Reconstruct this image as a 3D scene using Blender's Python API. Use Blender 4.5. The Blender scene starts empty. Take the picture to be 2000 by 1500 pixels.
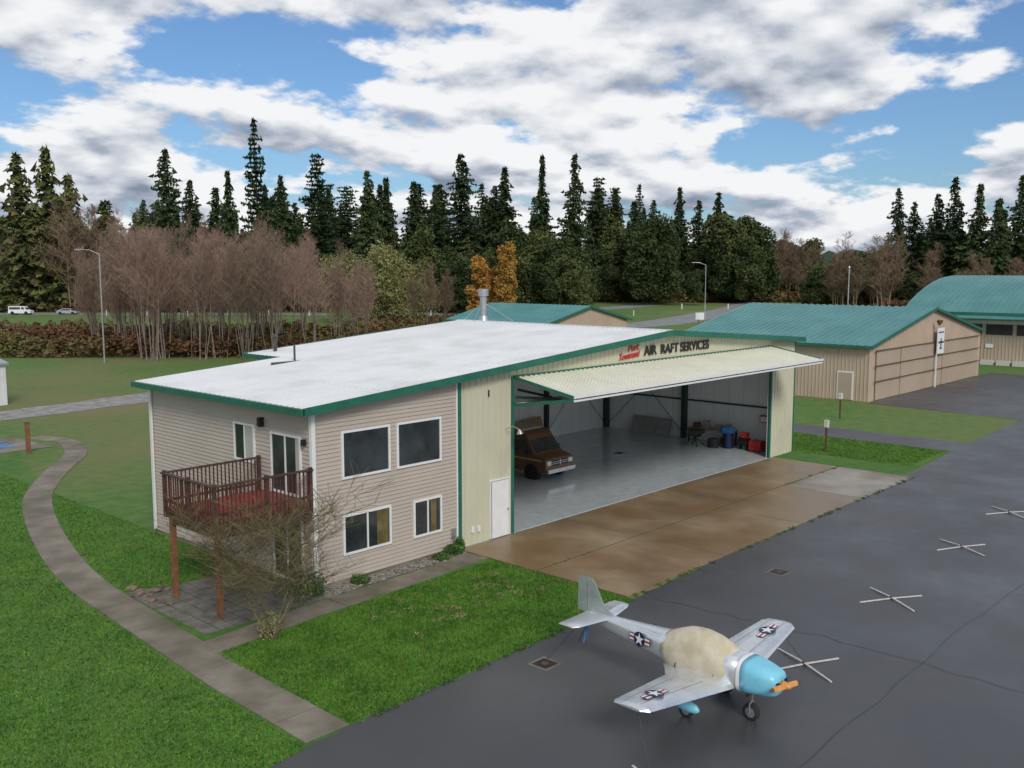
import bpy, math, random
import numpy as np
from mathutils import Vector, Matrix
random.seed(7); rng=np.random.default_rng(7)
sc=bpy.context.scene
F=np.array([.7343,.6788]); R=np.array([.6788,-.7343])   # site bearing axes
def site(d,l): 
    p=F*d+R*l; return float(p[0]),float(p[1])

# ---------------------------------------------------------------- materials
def mat(name,c1,c2=None,scale=5,rough=.7,metal=0,bump=0,bscale=None,detail=4,lo=.35,hi=.65,stretch=(1,1,1),c3=None,s3=.3,inst=0,spec=.5,rough2=None,bdist=.02):
    m=bpy.data.materials.new(name); m.use_nodes=True; nt=m.node_tree; N=nt.nodes; L=nt.links
    b=N['Principled BSDF']; b.inputs['Roughness'].default_value=rough; b.inputs['Metallic'].default_value=metal
    b.inputs['Specular IOR Level'].default_value=spec
    b.inputs['Base Color'].default_value=(*c1,1)
    tc=N.new('ShaderNodeTexCoord'); mp=N.new('ShaderNodeMapping'); mp.inputs['Scale'].default_value=stretch
    L.new(tc.outputs['Object'],mp.inputs['Vector'])
    if c2 is not None:
        n=N.new('ShaderNodeTexNoise'); n.inputs['Scale'].default_value=scale; n.inputs['Detail'].default_value=detail; n.inputs['Roughness'].default_value=.6
        L.new(mp.outputs[0],n.inputs['Vector'])
        r=N.new('ShaderNodeValToRGB'); r.color_ramp.elements[0].position=lo; r.color_ramp.elements[1].position=hi
        r.color_ramp.elements[0].color=(*c1,1); r.color_ramp.elements[1].color=(*c2,1)
        L.new(n.outputs['Fac'],r.inputs['Fac']); out=r.outputs['Color']
        if rough2 is not None:
            mr=N.new('ShaderNodeMapRange'); mr.inputs['From Min'].default_value=lo; mr.inputs['From Max'].default_value=hi
            mr.inputs['To Min'].default_value=rough; mr.inputs['To Max'].default_value=rough2
            L.new(n.outputs['Fac'],mr.inputs['Value']); L.new(mr.outputs[0],b.inputs['Roughness'])
        if c3 is not None:
            n3=N.new('ShaderNodeTexNoise'); n3.inputs['Scale'].default_value=s3; n3.inputs['Detail'].default_value=3
            L.new(tc.outputs['Object'],n3.inputs['Vector'])
            r3=N.new('ShaderNodeValToRGB'); r3.color_ramp.elements[0].position=.45; r3.color_ramp.elements[1].position=.68
            L.new(n3.outputs['Fac'],r3.inputs['Fac'])
            mx=N.new('ShaderNodeMix'); mx.data_type='RGBA'; L.new(r3.outputs['Color'],mx.inputs['Factor'])
            L.new(out,mx.inputs['A']); mx.inputs['B'].default_value=(*c3,1); out=mx.outputs['Result']
        if inst:
            oi=N.new('ShaderNodeObjectInfo'); hs=N.new('ShaderNodeHueSaturation')
            m1=N.new('ShaderNodeMapRange'); m1.inputs['To Min'].default_value=1-inst; m1.inputs['To Max'].default_value=1+inst
            L.new(oi.outputs['Random'],m1.inputs['Value']); L.new(m1.outputs[0],hs.inputs['Value'])
            m2=N.new('ShaderNodeMapRange'); m2.inputs['To Min'].default_value=.5+inst*.08; m2.inputs['To Max'].default_value=.5-inst*.05
            L.new(oi.outputs['Random'],m2.inputs['Value']); L.new(m2.outputs[0],hs.inputs['Hue'])
            L.new(out,hs.inputs['Color']); out=hs.outputs['Color']
        L.new(out,b.inputs['Base Color'])
    if bump:
        nb=N.new('ShaderNodeTexNoise'); nb.inputs['Scale'].default_value=bscale or scale*4; nb.inputs['Detail'].default_value=3
        L.new(mp.outputs[0],nb.inputs['Vector'])
        bp=N.new('ShaderNodeBump'); bp.inputs['Strength'].default_value=bump; bp.inputs['Distance'].default_value=bdist
        L.new(nb.outputs['Fac'],bp.inputs['Height']); L.new(bp.outputs[0],b.inputs['Normal'])
    return m

M={}
M['ground']=mat('field_grass',(.065,.140,.020),(.11,.20,.033),1.3,.9,bump=.6,bscale=14,c3=(.19,.165,.065),s3=.045,bdist=.05)
M['lawn']=mat('lawn_soil',(.042,.130,.012),(.080,.19,.022),1.6,.9,bump=.7,bscale=22,c3=(.10,.18,.030),s3=.22,bdist=.05)
M['blade']=mat('grass_blades',(.038,.13,.011),(.105,.25,.028),.9,.75,c3=(.14,.22,.038),s3=6,spec=.25)
M['asphalt']=mat('asphalt',(.052,.052,.055),(.082,.081,.083),.30,.27,bump=.35,bscale=90,detail=9,lo=.3,hi=.72,rough2=.62,c3=(.092,.090,.089),s3=.11,bdist=.006)
M['tar']=mat('asphalt_crack_sealer',(.030,.030,.032),(.045,.045,.047),3,.35)
M['gravel']=mat('gravel',(.20,.185,.17),(.36,.34,.32),1.2,.9,bump=.5,bscale=40)
M['road']=mat('road_grey',(.20,.20,.20),(.27,.27,.265),.4,.8)
M['path']=mat('path_concrete',(.17,.14,.105),(.29,.25,.195),.8,.8,bump=.4,bscale=30,c3=(.13,.12,.075),s3=.5,bdist=.01,detail=7)
M['apron']=mat('stained_concrete',(.17,.105,.052),(.36,.27,.165),.38,.22,bump=.25,bscale=40,detail=10,lo=.28,hi=.74,rough2=.62,c3=(.22,.135,.062),s3=.30,bdist=.006,stretch=(1.1,.8,1))
M['joint']=mat('joint_dirt',(.05,.04,.025),(.08,.07,.04),4,.9)
M['apron2']=mat('pale_concrete',(.27,.235,.19),(.38,.34,.285),.6,.5,bump=.2,bscale=40,c3=(.20,.155,.105),s3=.35,bdist=.006)
M['patio']=mat('patio_stone',(.11,.10,.085),(.22,.20,.17),2.2,.8,bump=.5,bscale=20)
M['epoxy']=mat('epoxy_floor',(.47,.52,.54),(.54,.585,.60),.5,.14,bump=.03,bscale=30,c3=(.45,.49,.51),s3=2.5,bdist=.004)
M['siding']=mat('vinyl_siding',(.44,.375,.315),(.48,.41,.345),.6,.55)
M['cream']=mat('cream_metal',(.56,.54,.40),(.62,.595,.445),.5,.42,c3=(.52,.495,.37),s3=.5)
M['doorcream']=mat('door_cream_metal',(.66,.65,.53),(.73,.715,.59),.8,.4)
M['tan']=mat('tan_metal',(.46,.355,.265),(.51,.40,.30),.4,.5)
M['tand']=mat('tan_door_metal',(.42,.325,.24),(.46,.365,.275),.4,.5)
M['whiteroof']=mat('white_roof_metal',(.66,.67,.675),(.72,.725,.725),.35,.38,c3=(.62,.62,.61),s3=.6,stretch=(.3,1,1))
M['teal']=mat('teal_roof_metal',(.080,.235,.23),(.115,.295,.28),.3,.4,metal=.1)
M['green']=mat('green_trim',(.014,.12,.078),(.022,.15,.095),2,.42)
M['dgreen']=mat('green_steel',(.012,.04,.025),(.02,.06,.038),2,.5)
M['white']=mat('white_paint',(.74,.74,.73),(.80,.80,.78),3,.5)
M['lining']=mat('white_lining',(.74,.76,.75),(.80,.81,.80),1,.6,bump=.3,bscale=4)
M['glass']=mat('window_glass',(.018,.023,.025),(.05,.058,.06),.9,.04,spec=.8)
M['curtain']=mat('curtain_cloth',(.38,.37,.33),(.5,.48,.42),8,.5,stretch=(8,8,1))
M['amber']=mat('ochre_interior',(.10,.08,.035),(.20,.155,.065),2,.2)  # added panel on the pane, coloured as the yellow wall inside
M['redwood']=mat('stained_wood',(.060,.020,.014),(.12,.038,.025),6,.55,bump=.3,bscale=30)
M['darkwood']=mat('dark_wood',(.050,.024,.018),(.095,.048,.034),6,.55,bump=.3,bscale=30)
M['reddeck']=mat('red_deck_boards',(.22,.035,.03),(.30,.06,.045),2.5,.4)
M['post']=mat('cedar_post',(.17,.07,.032),(.26,.11,.055),5,.6)
M['black']=mat('black_plastic',(.015,.015,.016),None,rough=.5)
M['letters']=mat('black_letters',(.02,.018,.018),None,rough=.45)
M['red']=mat('red_paint',(.50,.02,.02),(.6,.03,.03),3,.45)
M['steel']=mat('galvanised_steel',(.45,.47,.48),(.6,.62,.63),4,.32,metal=.8)
M['pipe']=mat('vent_pipe',(.05,.045,.04),(.09,.08,.07),6,.6)
M['rust']=mat('rusty_iron',(.10,.045,.022),(.16,.08,.04),9,.8)
M['rubber']=mat('tyre_rubber',(.018,.018,.018),(.03,.03,.03),20,.85)
M['alu']=mat('aluminium_skin',(.66,.68,.70),(.84,.86,.87),1.6,.24,metal=.65,bump=.15,bscale=3,detail=7,c3=(.72,.74,.74),s3=3,rough2=.38,bdist=.01)
M['alufin']=mat('grey_fin',(.30,.35,.32),(.40,.45,.42),3,.4,metal=.3)
M['blue']=mat('light_blue_paint',(.19,.55,.70),(.24,.63,.77),2,.32)
M['navy']=mat('navy_paint',(.012,.02,.07),None,rough=.4)
M['orange']=mat('orange_paint',(.62,.25,.05),(.75,.33,.08),4,.35)
M['tarp']=mat('canopy_tarp',(.56,.49,.355),(.66,.595,.45),3.5,.75,bump=.35,bscale=5,detail=6,c3=(.50,.43,.28),s3=2.6,bdist=.02)
M['board']=mat('weathered_white_board',(.50,.49,.45),(.68,.67,.62),9,.7)
M['brown']=mat('van_brown',(.17,.085,.035),(.21,.11,.045),1,.28,metal=.2)
M['tanv']=mat('van_tan',(.46,.37,.24),None,rough=.35)
M['chrome']=mat('chrome',(.7,.7,.7),None,rough=.15,metal=1)
M['lamp']=mat('headlamp_glass',(.75,.76,.74),None,rough=.12)
M['vanwhite']=mat('white_vehicle_paint',(.78,.78,.78),None,rough=.3)
M['vandark']=mat('grey_vehicle_paint',(.35,.37,.39),None,rough=.25)
M['bluetarp']=mat('blue_plastic',(.03,.15,.42),(.06,.25,.55),6,.5)
M['rock']=mat('garden_rock',(.11,.085,.065),(.25,.19,.14),3,.85,bump=.5,bscale=12)
M['pebble']=mat('bed_pebbles',(.12,.10,.08),(.36,.33,.29),9,.85,bump=.6,bscale=30)
M['plant']=mat('garden_leaf',(.03,.09,.015),(.09,.17,.03),9,.7)
M['ply']=mat('plywood',(.30,.17,.08),(.38,.23,.12),3,.6)
M['greyp']=mat('grey_panel',(.22,.22,.21),(.3,.3,.29),3,.5)
M['conifer']=mat('conifer_needles',(.016,.034,.015),(.052,.082,.030),.35,.8,inst=.35,spec=.15,c3=(.068,.085,.03),s3=1.2)
M['cedar']=mat('cedar_needles',(.045,.065,.022),(.12,.14,.042),.4,.8,inst=.25,spec=.15,c3=(.16,.13,.055),s3=.8)
M['leafg']=mat('evergreen_leaf',(.038,.060,.020),(.105,.125,.045),.5,.8,inst=.35,spec=.15)
M['leafo']=mat('autumn_leaf',(.34,.16,.04),(.54,.31,.08),.8,.8,inst=.1,spec=.15)
M['leafy']=mat('olive_leaf',(.17,.17,.06),(.31,.30,.13),.8,.8,inst=.15,spec=.15)
M['bark']=mat('grey_bark',(.14,.12,.10),(.30,.27,.23),1.5,.9,inst=.15,spec=.1)
M['twig']=mat('red_brown_twigs',(.26,.17,.13),(.36,.255,.20),.25,.9,inst=.22,spec=.1)
M['twigb']=mat('brown_twigs',(.19,.135,.09),(.30,.22,.15),.25,.9,inst=.25,spec=.1)
M['mossy']=mat('mossy_twigs',(.12,.09,.055),(.22,.19,.09),3,.9,spec=.1)
M['bramble']=mat('bramble_leaf',(.095,.050,.030),(.21,.115,.062),.28,.9,spec=.1,c3=(.14,.14,.05),s3=.09)
M['trunk']=mat('conifer_bark',(.05,.035,.025),(.08,.06,.045),3,.9)

# ---------------------------------------------------------------- builders
def link(o,parent=None):
    sc.collection.objects.link(o)
    if parent is not None:
        o.parent=parent; o.matrix_parent_inverse=Matrix.Translation(parent.location).inverted()
    return o
def group(name,loc=(0,0,0)):
    e=bpy.data.objects.new(name,None); e.location=loc; e.empty_display_size=.5; sc.collection.objects.link(e); return e
def mesh(name,v,f,m,parent=None,smooth=False):
    me=bpy.data.meshes.new(name); me.from_pydata([tuple(map(float,p)) for p in v],[],f); me.update()
    ms=m if isinstance(m,(list,tuple)) else [m]
    for x in ms: me.materials.append(M[x])
    if smooth: me.polygons.foreach_set('use_smooth',[True]*len(me.polygons))
    return link(bpy.data.objects.new(name,me),parent)
BF=[(0,3,2,1),(4,5,6,7),(0,1,5,4),(1,2,6,5),(2,3,7,6),(3,0,4,7)]
def boxv(x0,x1,y0,y1,z0,z1): return [(x0,y0,z0),(x1,y0,z0),(x1,y1,z0),(x0,y1,z0),(x0,y0,z1),(x1,y0,z1),(x1,y1,z1),(x0,y1,z1)]
def box(name,x0,x1,y0,y1,z0,z1,m,parent=None):
    return mesh(name,boxv(x0,x1,y0,y1,z0,z1),BF,m,parent)
def boxes(name,lst,m,parent=None):
    v=[];f=[]
    for b in lst:
        o=len(v); v+=boxv(*b) if len(b)==6 else list(b); f+=[tuple(i+o for i in q) for q in BF]
    return mesh(name,v,f,m,parent)
def beamv(p,q,w,h,up=(0,0,1)):
    p=Vector(p);q=Vector(q);d=(q-p).normalized();u=Vector(up)
    if abs(d.dot(u))>.95: u=Vector((0,1,0))
    s=d.cross(u).normalized();u=s.cross(d).normalized()
    s*=w/2;u*=h/2
    return [p-s-u,p+s-u,q+s-u,q-s-u,p-s+u,p+s+u,q+s+u,q-s+u]
def beam(name,p,q,w,h,m,parent=None): return mesh(name,beamv(p,q,w,h),BF,m,parent)
def segmesh(name,P0,P1,R0,R1,k,m,parent=None,only=False):
    P0=np.array(P0,float);P1=np.array(P1,float);R0=np.array(R0,float);R1=np.array(R1,float);n=len(P0)
    d=P1-P0; d/=np.linalg.norm(d,axis=1)[:,None]+1e-9
    a=np.where(np.abs(d[:,2:3])>.9,np.array([[1.,0,0]]),np.array([[0,0,1.]]))
    s=np.cross(d,a); s/=np.linalg.norm(s,axis=1)[:,None]+1e-9; u=np.cross(s,d)
    V=np.zeros((n,2*k,3))
    for i in range(k):
        t=2*math.pi*i/k; o=math.cos(t)*s+math.sin(t)*u
        V[:,i]=P0+o*R0[:,None]; V[:,k+i]=P1+o*R1[:,None]
    base=(np.arange(n)*2*k)[:,None]
    Q=np.concatenate([base+np.array([[i,(i+1)%k,k+(i+1)%k,k+i]]) for i in range(k)],0)
    me=bpy.data.meshes.new(name); fastmesh(me,V.reshape(-1,3),Q,4)
    me.materials.append(M[m])
    if k>4: me.polygons.foreach_set('use_smooth',[True]*len(me.polygons))
    if only: return me
    return link(bpy.data.objects.new(name,me),parent)
def fastmesh(me,V,Q,k,mi=None):
    nf=len(Q)
    me.vertices.add(len(V)); me.vertices.foreach_set('co',V.astype(np.float32).ravel())
    me.loops.add(nf*k); me.loops.foreach_set('vertex_index',Q.astype(np.int32).ravel())
    me.polygons.add(nf); me.polygons.foreach_set('loop_start',(np.arange(nf)*k).astype(np.int32))
    if mi is not None: me.polygons.foreach_set('material_index',mi.astype(np.int32))
    me.update(calc_edges=True)
def cyl(name,p,q,r0,r1,m,parent=None,k=16):
    p=Vector(p);q=Vector(q);d=(q-p).normalized();a=Vector((0,0,1)) if abs(d.z)<.9 else Vector((1,0,0))
    s=d.cross(a).normalized();u=s.cross(d); v=[];f=[]
    for c,r in((p,r0),(q,r1)):
        for i in range(k):
            t=2*math.pi*i/k; v.append(c+(s*math.cos(t)+u*math.sin(t))*r)
    f=[(i,(i+1)%k,k+(i+1)%k,k+i) for i in range(k)]+[tuple(range(k))[::-1],tuple(range(k,2*k))]
    return mesh(name,v,f,m,parent)
RIB=[(0,0),(.74,0),(.80,1),(.93,1),(.99,0)]
def ribbed(name,A,B,C,D,pitch,depth,m,parent=None,prof=RIB,flip=False):
    A,B,C,D=map(Vector,(A,B,C,D)); L=(B-A).length; n=(B-A).cross(D-A).normalized()*(-1 if flip else 1)
    s=[];k=0
    while k*pitch<L:
        for fr,o in prof:
            t=(k+fr)*pitch
            if t<L: s.append((t/L,o*depth))
        k+=1
    s.append((1.,0.)); v=[];f=[]
    for t,o in s: v+=[A.lerp(B,t)+n*o, D.lerp(C,t)+n*o]
    for i in range(len(s)-1): f.append((2*i,2*i+2,2*i+3,2*i+1))
    return mesh(name,v,f,m,parent)
def jitter_poly(pts,step=.5,amp=.07):
    out=[]
    for i in range(len(pts)):
        a=np.array(pts[i],float);b=np.array(pts[(i+1)%len(pts)],float);L=np.linalg.norm(b-a)
        n=min(int(L/step)+1,150)
        for k in range(n):
            p=a+(b-a)*k/n; out.append((p[0]+random.uniform(-amp,amp),p[1]+random.uniform(-amp,amp)))
    return out
def sheet(name,pts,z,m,parent=None,jit=0,thick=0):
    if jit: pts=jitter_poly(pts,.35,jit)
    n=len(pts); v=[(x,y,z) for x,y in pts]; f=[tuple(range(n))]
    return mesh(name,v,f,m,parent)
def smooth_line(pts,n=8):
    out=[]; P=[np.array(p,float) for p in pts]; P=[2*P[0]-P[1]]+P+[2*P[-1]-P[-2]]
    for i in range(1,len(P)-2):
        for k in range(n):
            t=k/n; a,b,c,d=P[i-1],P[i],P[i+1],P[i+2]
            out.append(.5*((2*b)+(-a+c)*t+(2*a-5*b+4*c-d)*t*t+(-a+3*b-3*c+d)*t**3))
    out.append(P[-2]); return out
def strip(name,pts,w,z,m,n=8,parent=None,jit=0):
    L=smooth_line(pts,n); v=[];f=[]
    for i,p in enumerate(L):
        t=L[min(i+1,len(L)-1)]-L[max(i-1,0)]; t/=np.linalg.norm(t); q=np.array([-t[1],t[0]])*w/2*(1+random.uniform(-jit,jit))
        v+=[(*(p+q),z),(*(p-q),z)]
    for i in range(len(L)-1): f.append((2*i,2*i+1,2*i+3,2*i+2))
    return mesh(name,v,f,m,parent)
def slabs(name,pts,w,z,m,seg=1.25,gap=.025,thick=.04):
    L=smooth_line(pts,20); D=[0]
    for i in range(1,len(L)): D.append(D[-1]+np.linalg.norm(L[i]-L[i-1]))
    X=[p[0] for p in L];Y=[p[1] for p in L]
    def at(s): return np.array([np.interp(s,D,X),np.interp(s,D,Y)])
    lst=[];s=0
    while s<D[-1]-.3:
        e=min(s+seg,D[-1]); c=[]
        for q in (s+gap/2,e-gap/2):
            t=at(min(q+.1,D[-1]))-at(max(q-.1,0)); t/=np.linalg.norm(t); nn=np.array([-t[1],t[0]])*w/2; p=at(q); c.append((p+nn,p-nn))
        zz=z+random.uniform(-.006,.006); a,b=c
        q4=[a[0],a[1],b[1],b[0]]
        lst.append([(*p,zz-thick) for p in q4]+[(*p,zz) for p in q4]); s=e
    return boxes(name,lst,m)
def text(name,s,x,y,z,size,m,parent,bold=.0,shear=0,rotz=0,sx=1,sp=1):
    c=bpy.data.curves.new(name,'FONT'); c.body=s; c.size=size; c.extrude=.015; c.offset=bold; c.shear=shear; c.space_character=sp
    c.materials.append(M[m]); o=bpy.data.objects.new(name,c); o.location=(x,y,z); o.rotation_euler=(math.pi/2,rotz,0); o.scale=(sx,1,1)
    sc.collection.objects.link(o); o.parent=parent; o.matrix_parent_inverse=Matrix.Translation(parent.location).inverted(); return o

# ---------------------------------------------------------------- ground
sheet('ground',[(-1500,-1500),(2500,-1500),(2500,2500),(-1500,2500)],0,'ground')
sheet('lawn',[(-30,-5),(23.4,-5),(23.4,24.2),(17.2,24.2),(17.2,45),(21,60),(22,66),(-30,62)],.006,'lawn',jit=.2)
asph=[(-60,-60),(220,-60),(220,20),(110,19),(101,18.6),(101,29.3),(71.2,29.3),(70.3,18.3),(58.6,18),(58.6,44),(55.2,44),(55.2,17.8),(48,17.3),(30,16.9),(23,16.6),(12.3,16.35),(4,15.6),(-60,10)]
sheet('asphalt_ramp',asph,.014,'asphalt',jit=.06)
random.seed(21)
ts=group('asphalt_seams',(30,10,0))
for k,pts in enumerate(([(10,8.2),(25,8.35),(45,8.1),(80,8.4)],[(10,1.5),(30,1.3),(60,1.6)],[(24,16.2),(24.5,10),(24.2,2)],[(44,17),(43.7,12),(44.3,4)])):
    q=[]; 
    for a,b in zip(pts[:-1],pts[1:]):
        for t in np.linspace(0,1,14)[:-1]: q.append((a[0]+(b[0]-a[0])*t+random.gauss(0,.07),a[1]+(b[1]-a[1])*t+random.gauss(0,.07)))
    strip('seam_%d'%k,q,.035,.018,'tar',3,ts,jit=.6)
sheet('lawn_strip',[(46.9,17.45),(55.1,17.9),(55.1,44),(49.3,44),(49.3,24.3),(46.9,24.3)],.018,'lawn',jit=.05)
aps=[];aps2=[]
xs=[23.45,29.3,35.2,41.0,46.9]
for i in range(4):
    for y0,y1 in((16.85,20.6),(20.62,24.30)):
        b=(xs[i]+.02,xs[i+1]-.02,y0+.01,y1-.03,-.05,.032+random.uniform(-.002,.002))
        (aps2 if (i==3 and y0<18) else aps).append(b)
sheet('apron_joints',[(23.45,16.86),(46.9,16.86),(46.9,24.3),(23.45,24.3)],.024,'joint')
boxes('concrete_apron',aps,'apron'); boxes('concrete_apron_slab',aps2,'apron2')
main_path=[(11.87,16.4),(11.95,20),(12.1,22.5),(12.35,26.1),(12.7,30.4),(13.6,34.9),(15.1,40.2),(16.7,44.4),(19.3,48.9),(22.0,53),(23.2,57.2),(22.4,60)]
slabs('concrete_path',main_path,1.15,.03,'path')
slabs('front_path',[(12.6,22.6),(16,22.95),(20,23.05),(23.4,23.3)],.95,.034,'path',seg=1.5)
sheet('garden_bed',[(17.0,23.5),(23.5,23.8),(23.5,24.4),(17.0,24.4)],.022,'pebble',jit=.05)
pl=[]
for i in range(9):
    for j in range(9):
        x=13.05+i*.46;y=23.55+j*.5
        if x>17 and y>24: continue
        pl.append((x+random.uniform(0,.03),x+.43,y+random.uniform(0,.03),y+.47,-.02,.024+random.uniform(-.008,.008)))
boxes('stone_patio',pl,'patio')
sheet('concrete_pad',[(12,55.5),(22.0,56),(21.5,61),(12,61)],.024,'path')
strip('gravel_road',[(-40,66),(0,69),(24,70.5),(40,74),(60,82),(95,96),(120,104)],4.5,.02,'gravel',jit=.08)
strip('airport_road',[(120,104),(145,103),(158,105),(198,118),(240,134),(266,148),(290,175),(262,190),(220,205)],10,.03,'road')
strip('highway',[site(225,-190),site(222,-100),site(222,-30),site(235,10),site(280,40)],9,.03,'road')

# ---------------------------------------------------------------- grass blades
def blades(name,n,reg,h=(.035,.085),w=.018):
    P=reg(n); n=len(P); a=rng.uniform(0,2*np.pi,n); H=rng.uniform(*h,n); W=w*rng.uniform(.7,1.5,n)
    V=np.zeros((n,3,3)); c=np.cos(a);s=np.sin(a)
    V[:,0,0]=P[:,0]-c*W;V[:,0,1]=P[:,1]-s*W;V[:,1,0]=P[:,0]+c*W;V[:,1,1]=P[:,1]+s*W
    t=rng.normal(0,.03,(n,2)); V[:,2,0]=P[:,0]+t[:,0];V[:,2,1]=P[:,1]+t[:,1];V[:,2,2]=H; V[:,:2,2]=.005
    me=bpy.data.meshes.new(name); fastmesh(me,V.reshape(-1,3),np.arange(3*n).reshape(-1,3),3); me.materials.append(M['blade'])
    return link(bpy.data.objects.new(name,me))
LP=np.array(smooth_line(main_path,6))
def dpath(P):
    d=np.full(len(P),1e9)
    for q in LP: d=np.minimum(d,np.hypot(P[:,0]-q[0],P[:,1]-q[1]))
    return d
def regA(n):
    P=np.c_[rng.uniform(12.35,23.4,n),rng.uniform(16.45,22.5,n)]
    k=(P[:,0]>12.5)&(P[:,1]>16.35+(P[:,0]-12)*.022)&(P[:,1]<22.15+.045*(P[:,0]-12.5)+rng.normal(0,.04,n)); return P[k]
def regB(n):
    P=np.c_[rng.uniform(-2,17.2,n),15.6+44*rng.uniform(0,1,n)**1.35]
    k=(dpath(P)>.68+rng.normal(0,.04,len(P)))
    k&=~((P[:,0]>12.4)&(P[:,1]<28.2)); k&=P[:,1]>15.55+(P[:,0]-4)*.09; k&=~((P[:,0]>11.8)&(P[:,1]>55)); return P[k]
def regC(n): return np.c_[rng.uniform(49.4,55.1,n),rng.uniform(18,40,n)]
blades('lawn_grass',90000,regA); blades('lawn_grass',230000,regB,(.03,.08),.024); blades('strip_grass',40000,regC,(.04,.1),.03)

# ---------------------------------------------------------------- main hangar + house
hg=group('aircraft_hangar',(36,24.36,0))
def rz(x): return 7.3-.074*abs(x-36.4)
X0,XH,X1=17.28,23.57,49.2; YF,YB,YHB=24.36,37.3,34.7
OX0,OX1=26.4,46.5
dz=.14
ribbed('front_wall_left',(XH,YF,.03),(OX0,YF,.03),(OX0,YF,rz(OX0)-dz),(XH,YF,rz(XH)-dz),.3,.04,'cream',hg)
ribbed('front_wall_right',(OX1,YF,.03),(X1,YF,.03),(X1,YF,rz(X1)-dz),(OX1,YF,rz(OX1)-dz),.3,.04,'cream',hg)
ribbed('header_left',(OX0,YF,6.05),(36.4,YF,6.05),(36.4,YF,7.3-dz),(OX0,YF,rz(OX0)-dz),.3,.04,'cream',hg)
ribbed('header_right',(36.4,YF,6.05),(OX1,YF,6.05),(OX1,YF,rz(OX1)-dz),(36.4,YF,7.3-dz),.3,.04,'cream',hg)
ribbed('right_wall',(X1,YF,0),(X1,YB,0),(X1,YB,rz(X1)-dz),(X1,YF,rz(X1)-dz),.3,.03,'cream',hg)
ribbed('rear_wall_a',(36.4,YB,0),(XH,YB,0),(XH,YB,rz(XH)-dz),(36.4,YB,7.3-dz),.3,.03,'cream',hg)
ribbed('rear_wall_b',(X1,YB,0),(36.4,YB,0),(36.4,YB,7.3-dz),(X1,YB,rz(X1)-dz),.3,.03,'cream',hg)
ribbed('left_wall_rear',(XH,YB,0),(XH,YHB,0),(XH,YHB,rz(XH)-dz),(XH,YB,rz(XH)-dz),.3,.03,'cream',hg)
t=.2
mesh('wall_lining',[(XH+.2,YF+.1,0),(XH+.2,YB-t,0),(XH+.2,YB-t,6.2),(XH+.2,YF+.1,6.2),(X1-t,YF+.1,0),(X1-t,YB-t,0),(X1-t,YB-t,6.2),(X1-t,YF+.1,6.2),(36.4,YB-t,0),(36.4,YB-t,7.1),
  (36.4,YF+.1,7.12),(XH+.2,YF+.1,0),(OX0,YF+.1,0),(OX0,YF+.1,6.2),(OX1,YF+.1,0),(OX1,YF+.1,6.2)],
  [(0,3,2,1),(4,5,6,7),(1,8,9,2),(8,5,6,9),(2,3,10,9),(9,10,7,6),(0,12,13,3),(14,4,7,15)],'lining',hg)
box('hangar_floor',XH+.1,X1-.1,YF-.02,YB-.1,-.1,.045,'epoxy',hg)
cols=[]
for y in(24.75,31.1,36.9):
    cols.append((X1-.55,X1-.22,y-.13,y+.13,0.05,6.1)); cols.append((XH+.22,XH+.55,y-.13,y+.13,.05,6.1))
for x in(30,36.4,43): cols.append((x-.1,x+.1,YB-.48,YB-.22,.05,6.7))
boxes('steel_columns',cols,'dgreen',hg)
gl=[(X1-.3,X1-.21,YF+.3,YB-.4,z,z+.09) for z in(2.3,4.6)]+[(XH+.3,X1-.3,YB-.3,YB-.21,z,z+.09) for z in(2.35,4.65)]
boxes('wall_girts',gl,'dgreen',hg)
pj=[(X1-.215,X1-.2,y,y+.02,.05,6.1) for y in np.arange(YF+1,YB-.5,.95)]+[(x,x+.02,YB-.215,YB-.2,.05,6.1) for x in np.arange(XH+1,X1-.6,.95)]
boxes('lining_joints',pj,'board',hg)
bl=[]
for y in(31.1,): 
    bl.append(beamv((XH+.3,y,5.9),(36.4,y,6.75),.2,.5)); bl.append(beamv((36.4,y,6.75),(X1-.3,y,5.9),.2,.5))
boxes('roof_frames',bl,'dgreen',hg)
segmesh('wall_bracing',[(X1-.32,31.2,.3),(X1-.32,36.8,.3),(43,YB-.33,.3),(48.8,YB-.33,.3)],[(X1-.32,36.8,5.8),(X1-.32,31.2,5.8),(48.8,YB-.33,5.8),(43,YB-.33,5.8)],[.018]*4,[.018]*4,4,'pipe',hg)
def laps(name,fn,z0,z1,pitch,m):
    v=[];f=[];z=z0
    while z<z1:
        e=min(z+pitch,z1); r=fn(z,e)
        if r:
            (ax,ay),(bx,by),(nx,ny)=r; o=len(v); d=.034
            v+=[(ax,ay,z),(bx,by,z),(ax+nx*d,ay+ny*d,z+.004),(bx+nx*d,by+ny*d,z+.004),(ax+nx*.002,ay+ny*.002,e),(bx+nx*.002,by+ny*.002,e)]
            f+=[(o,o+1,o+3,o+2),(o+2,o+3,o+5,o+4)]
        z=e
    return mesh(name,v,f,m,hg)
def ff(z,e):
    top=rz(X0)-.16; xs=X0 if e<=top else X0+(e-top)/.074
    return ((xs,YF),(XH-.1,YF),(0,-1)) if xs<XH-.4 else None
laps('front_siding',ff,.12,6.15,.135,'siding')
laps('left_siding',lambda z,e:((X0,YHB),(X0,YF),(-1,0)),.12,rz(X0)-.12,.135,'siding')
laps('rear_siding',lambda z,e:((XH,YHB),(X0,YHB),(0,1)),.12,rz(X0)-.12,.135,'siding')
mesh('siding_backing',[(X0,YF-.001,.1),(XH,YF-.001,.1),(XH,YF-.001,rz(XH)-.1),(X0,YF-.001,rz(X0)-.1)],[(0,1,2,3)],'siding',hg)
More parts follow.
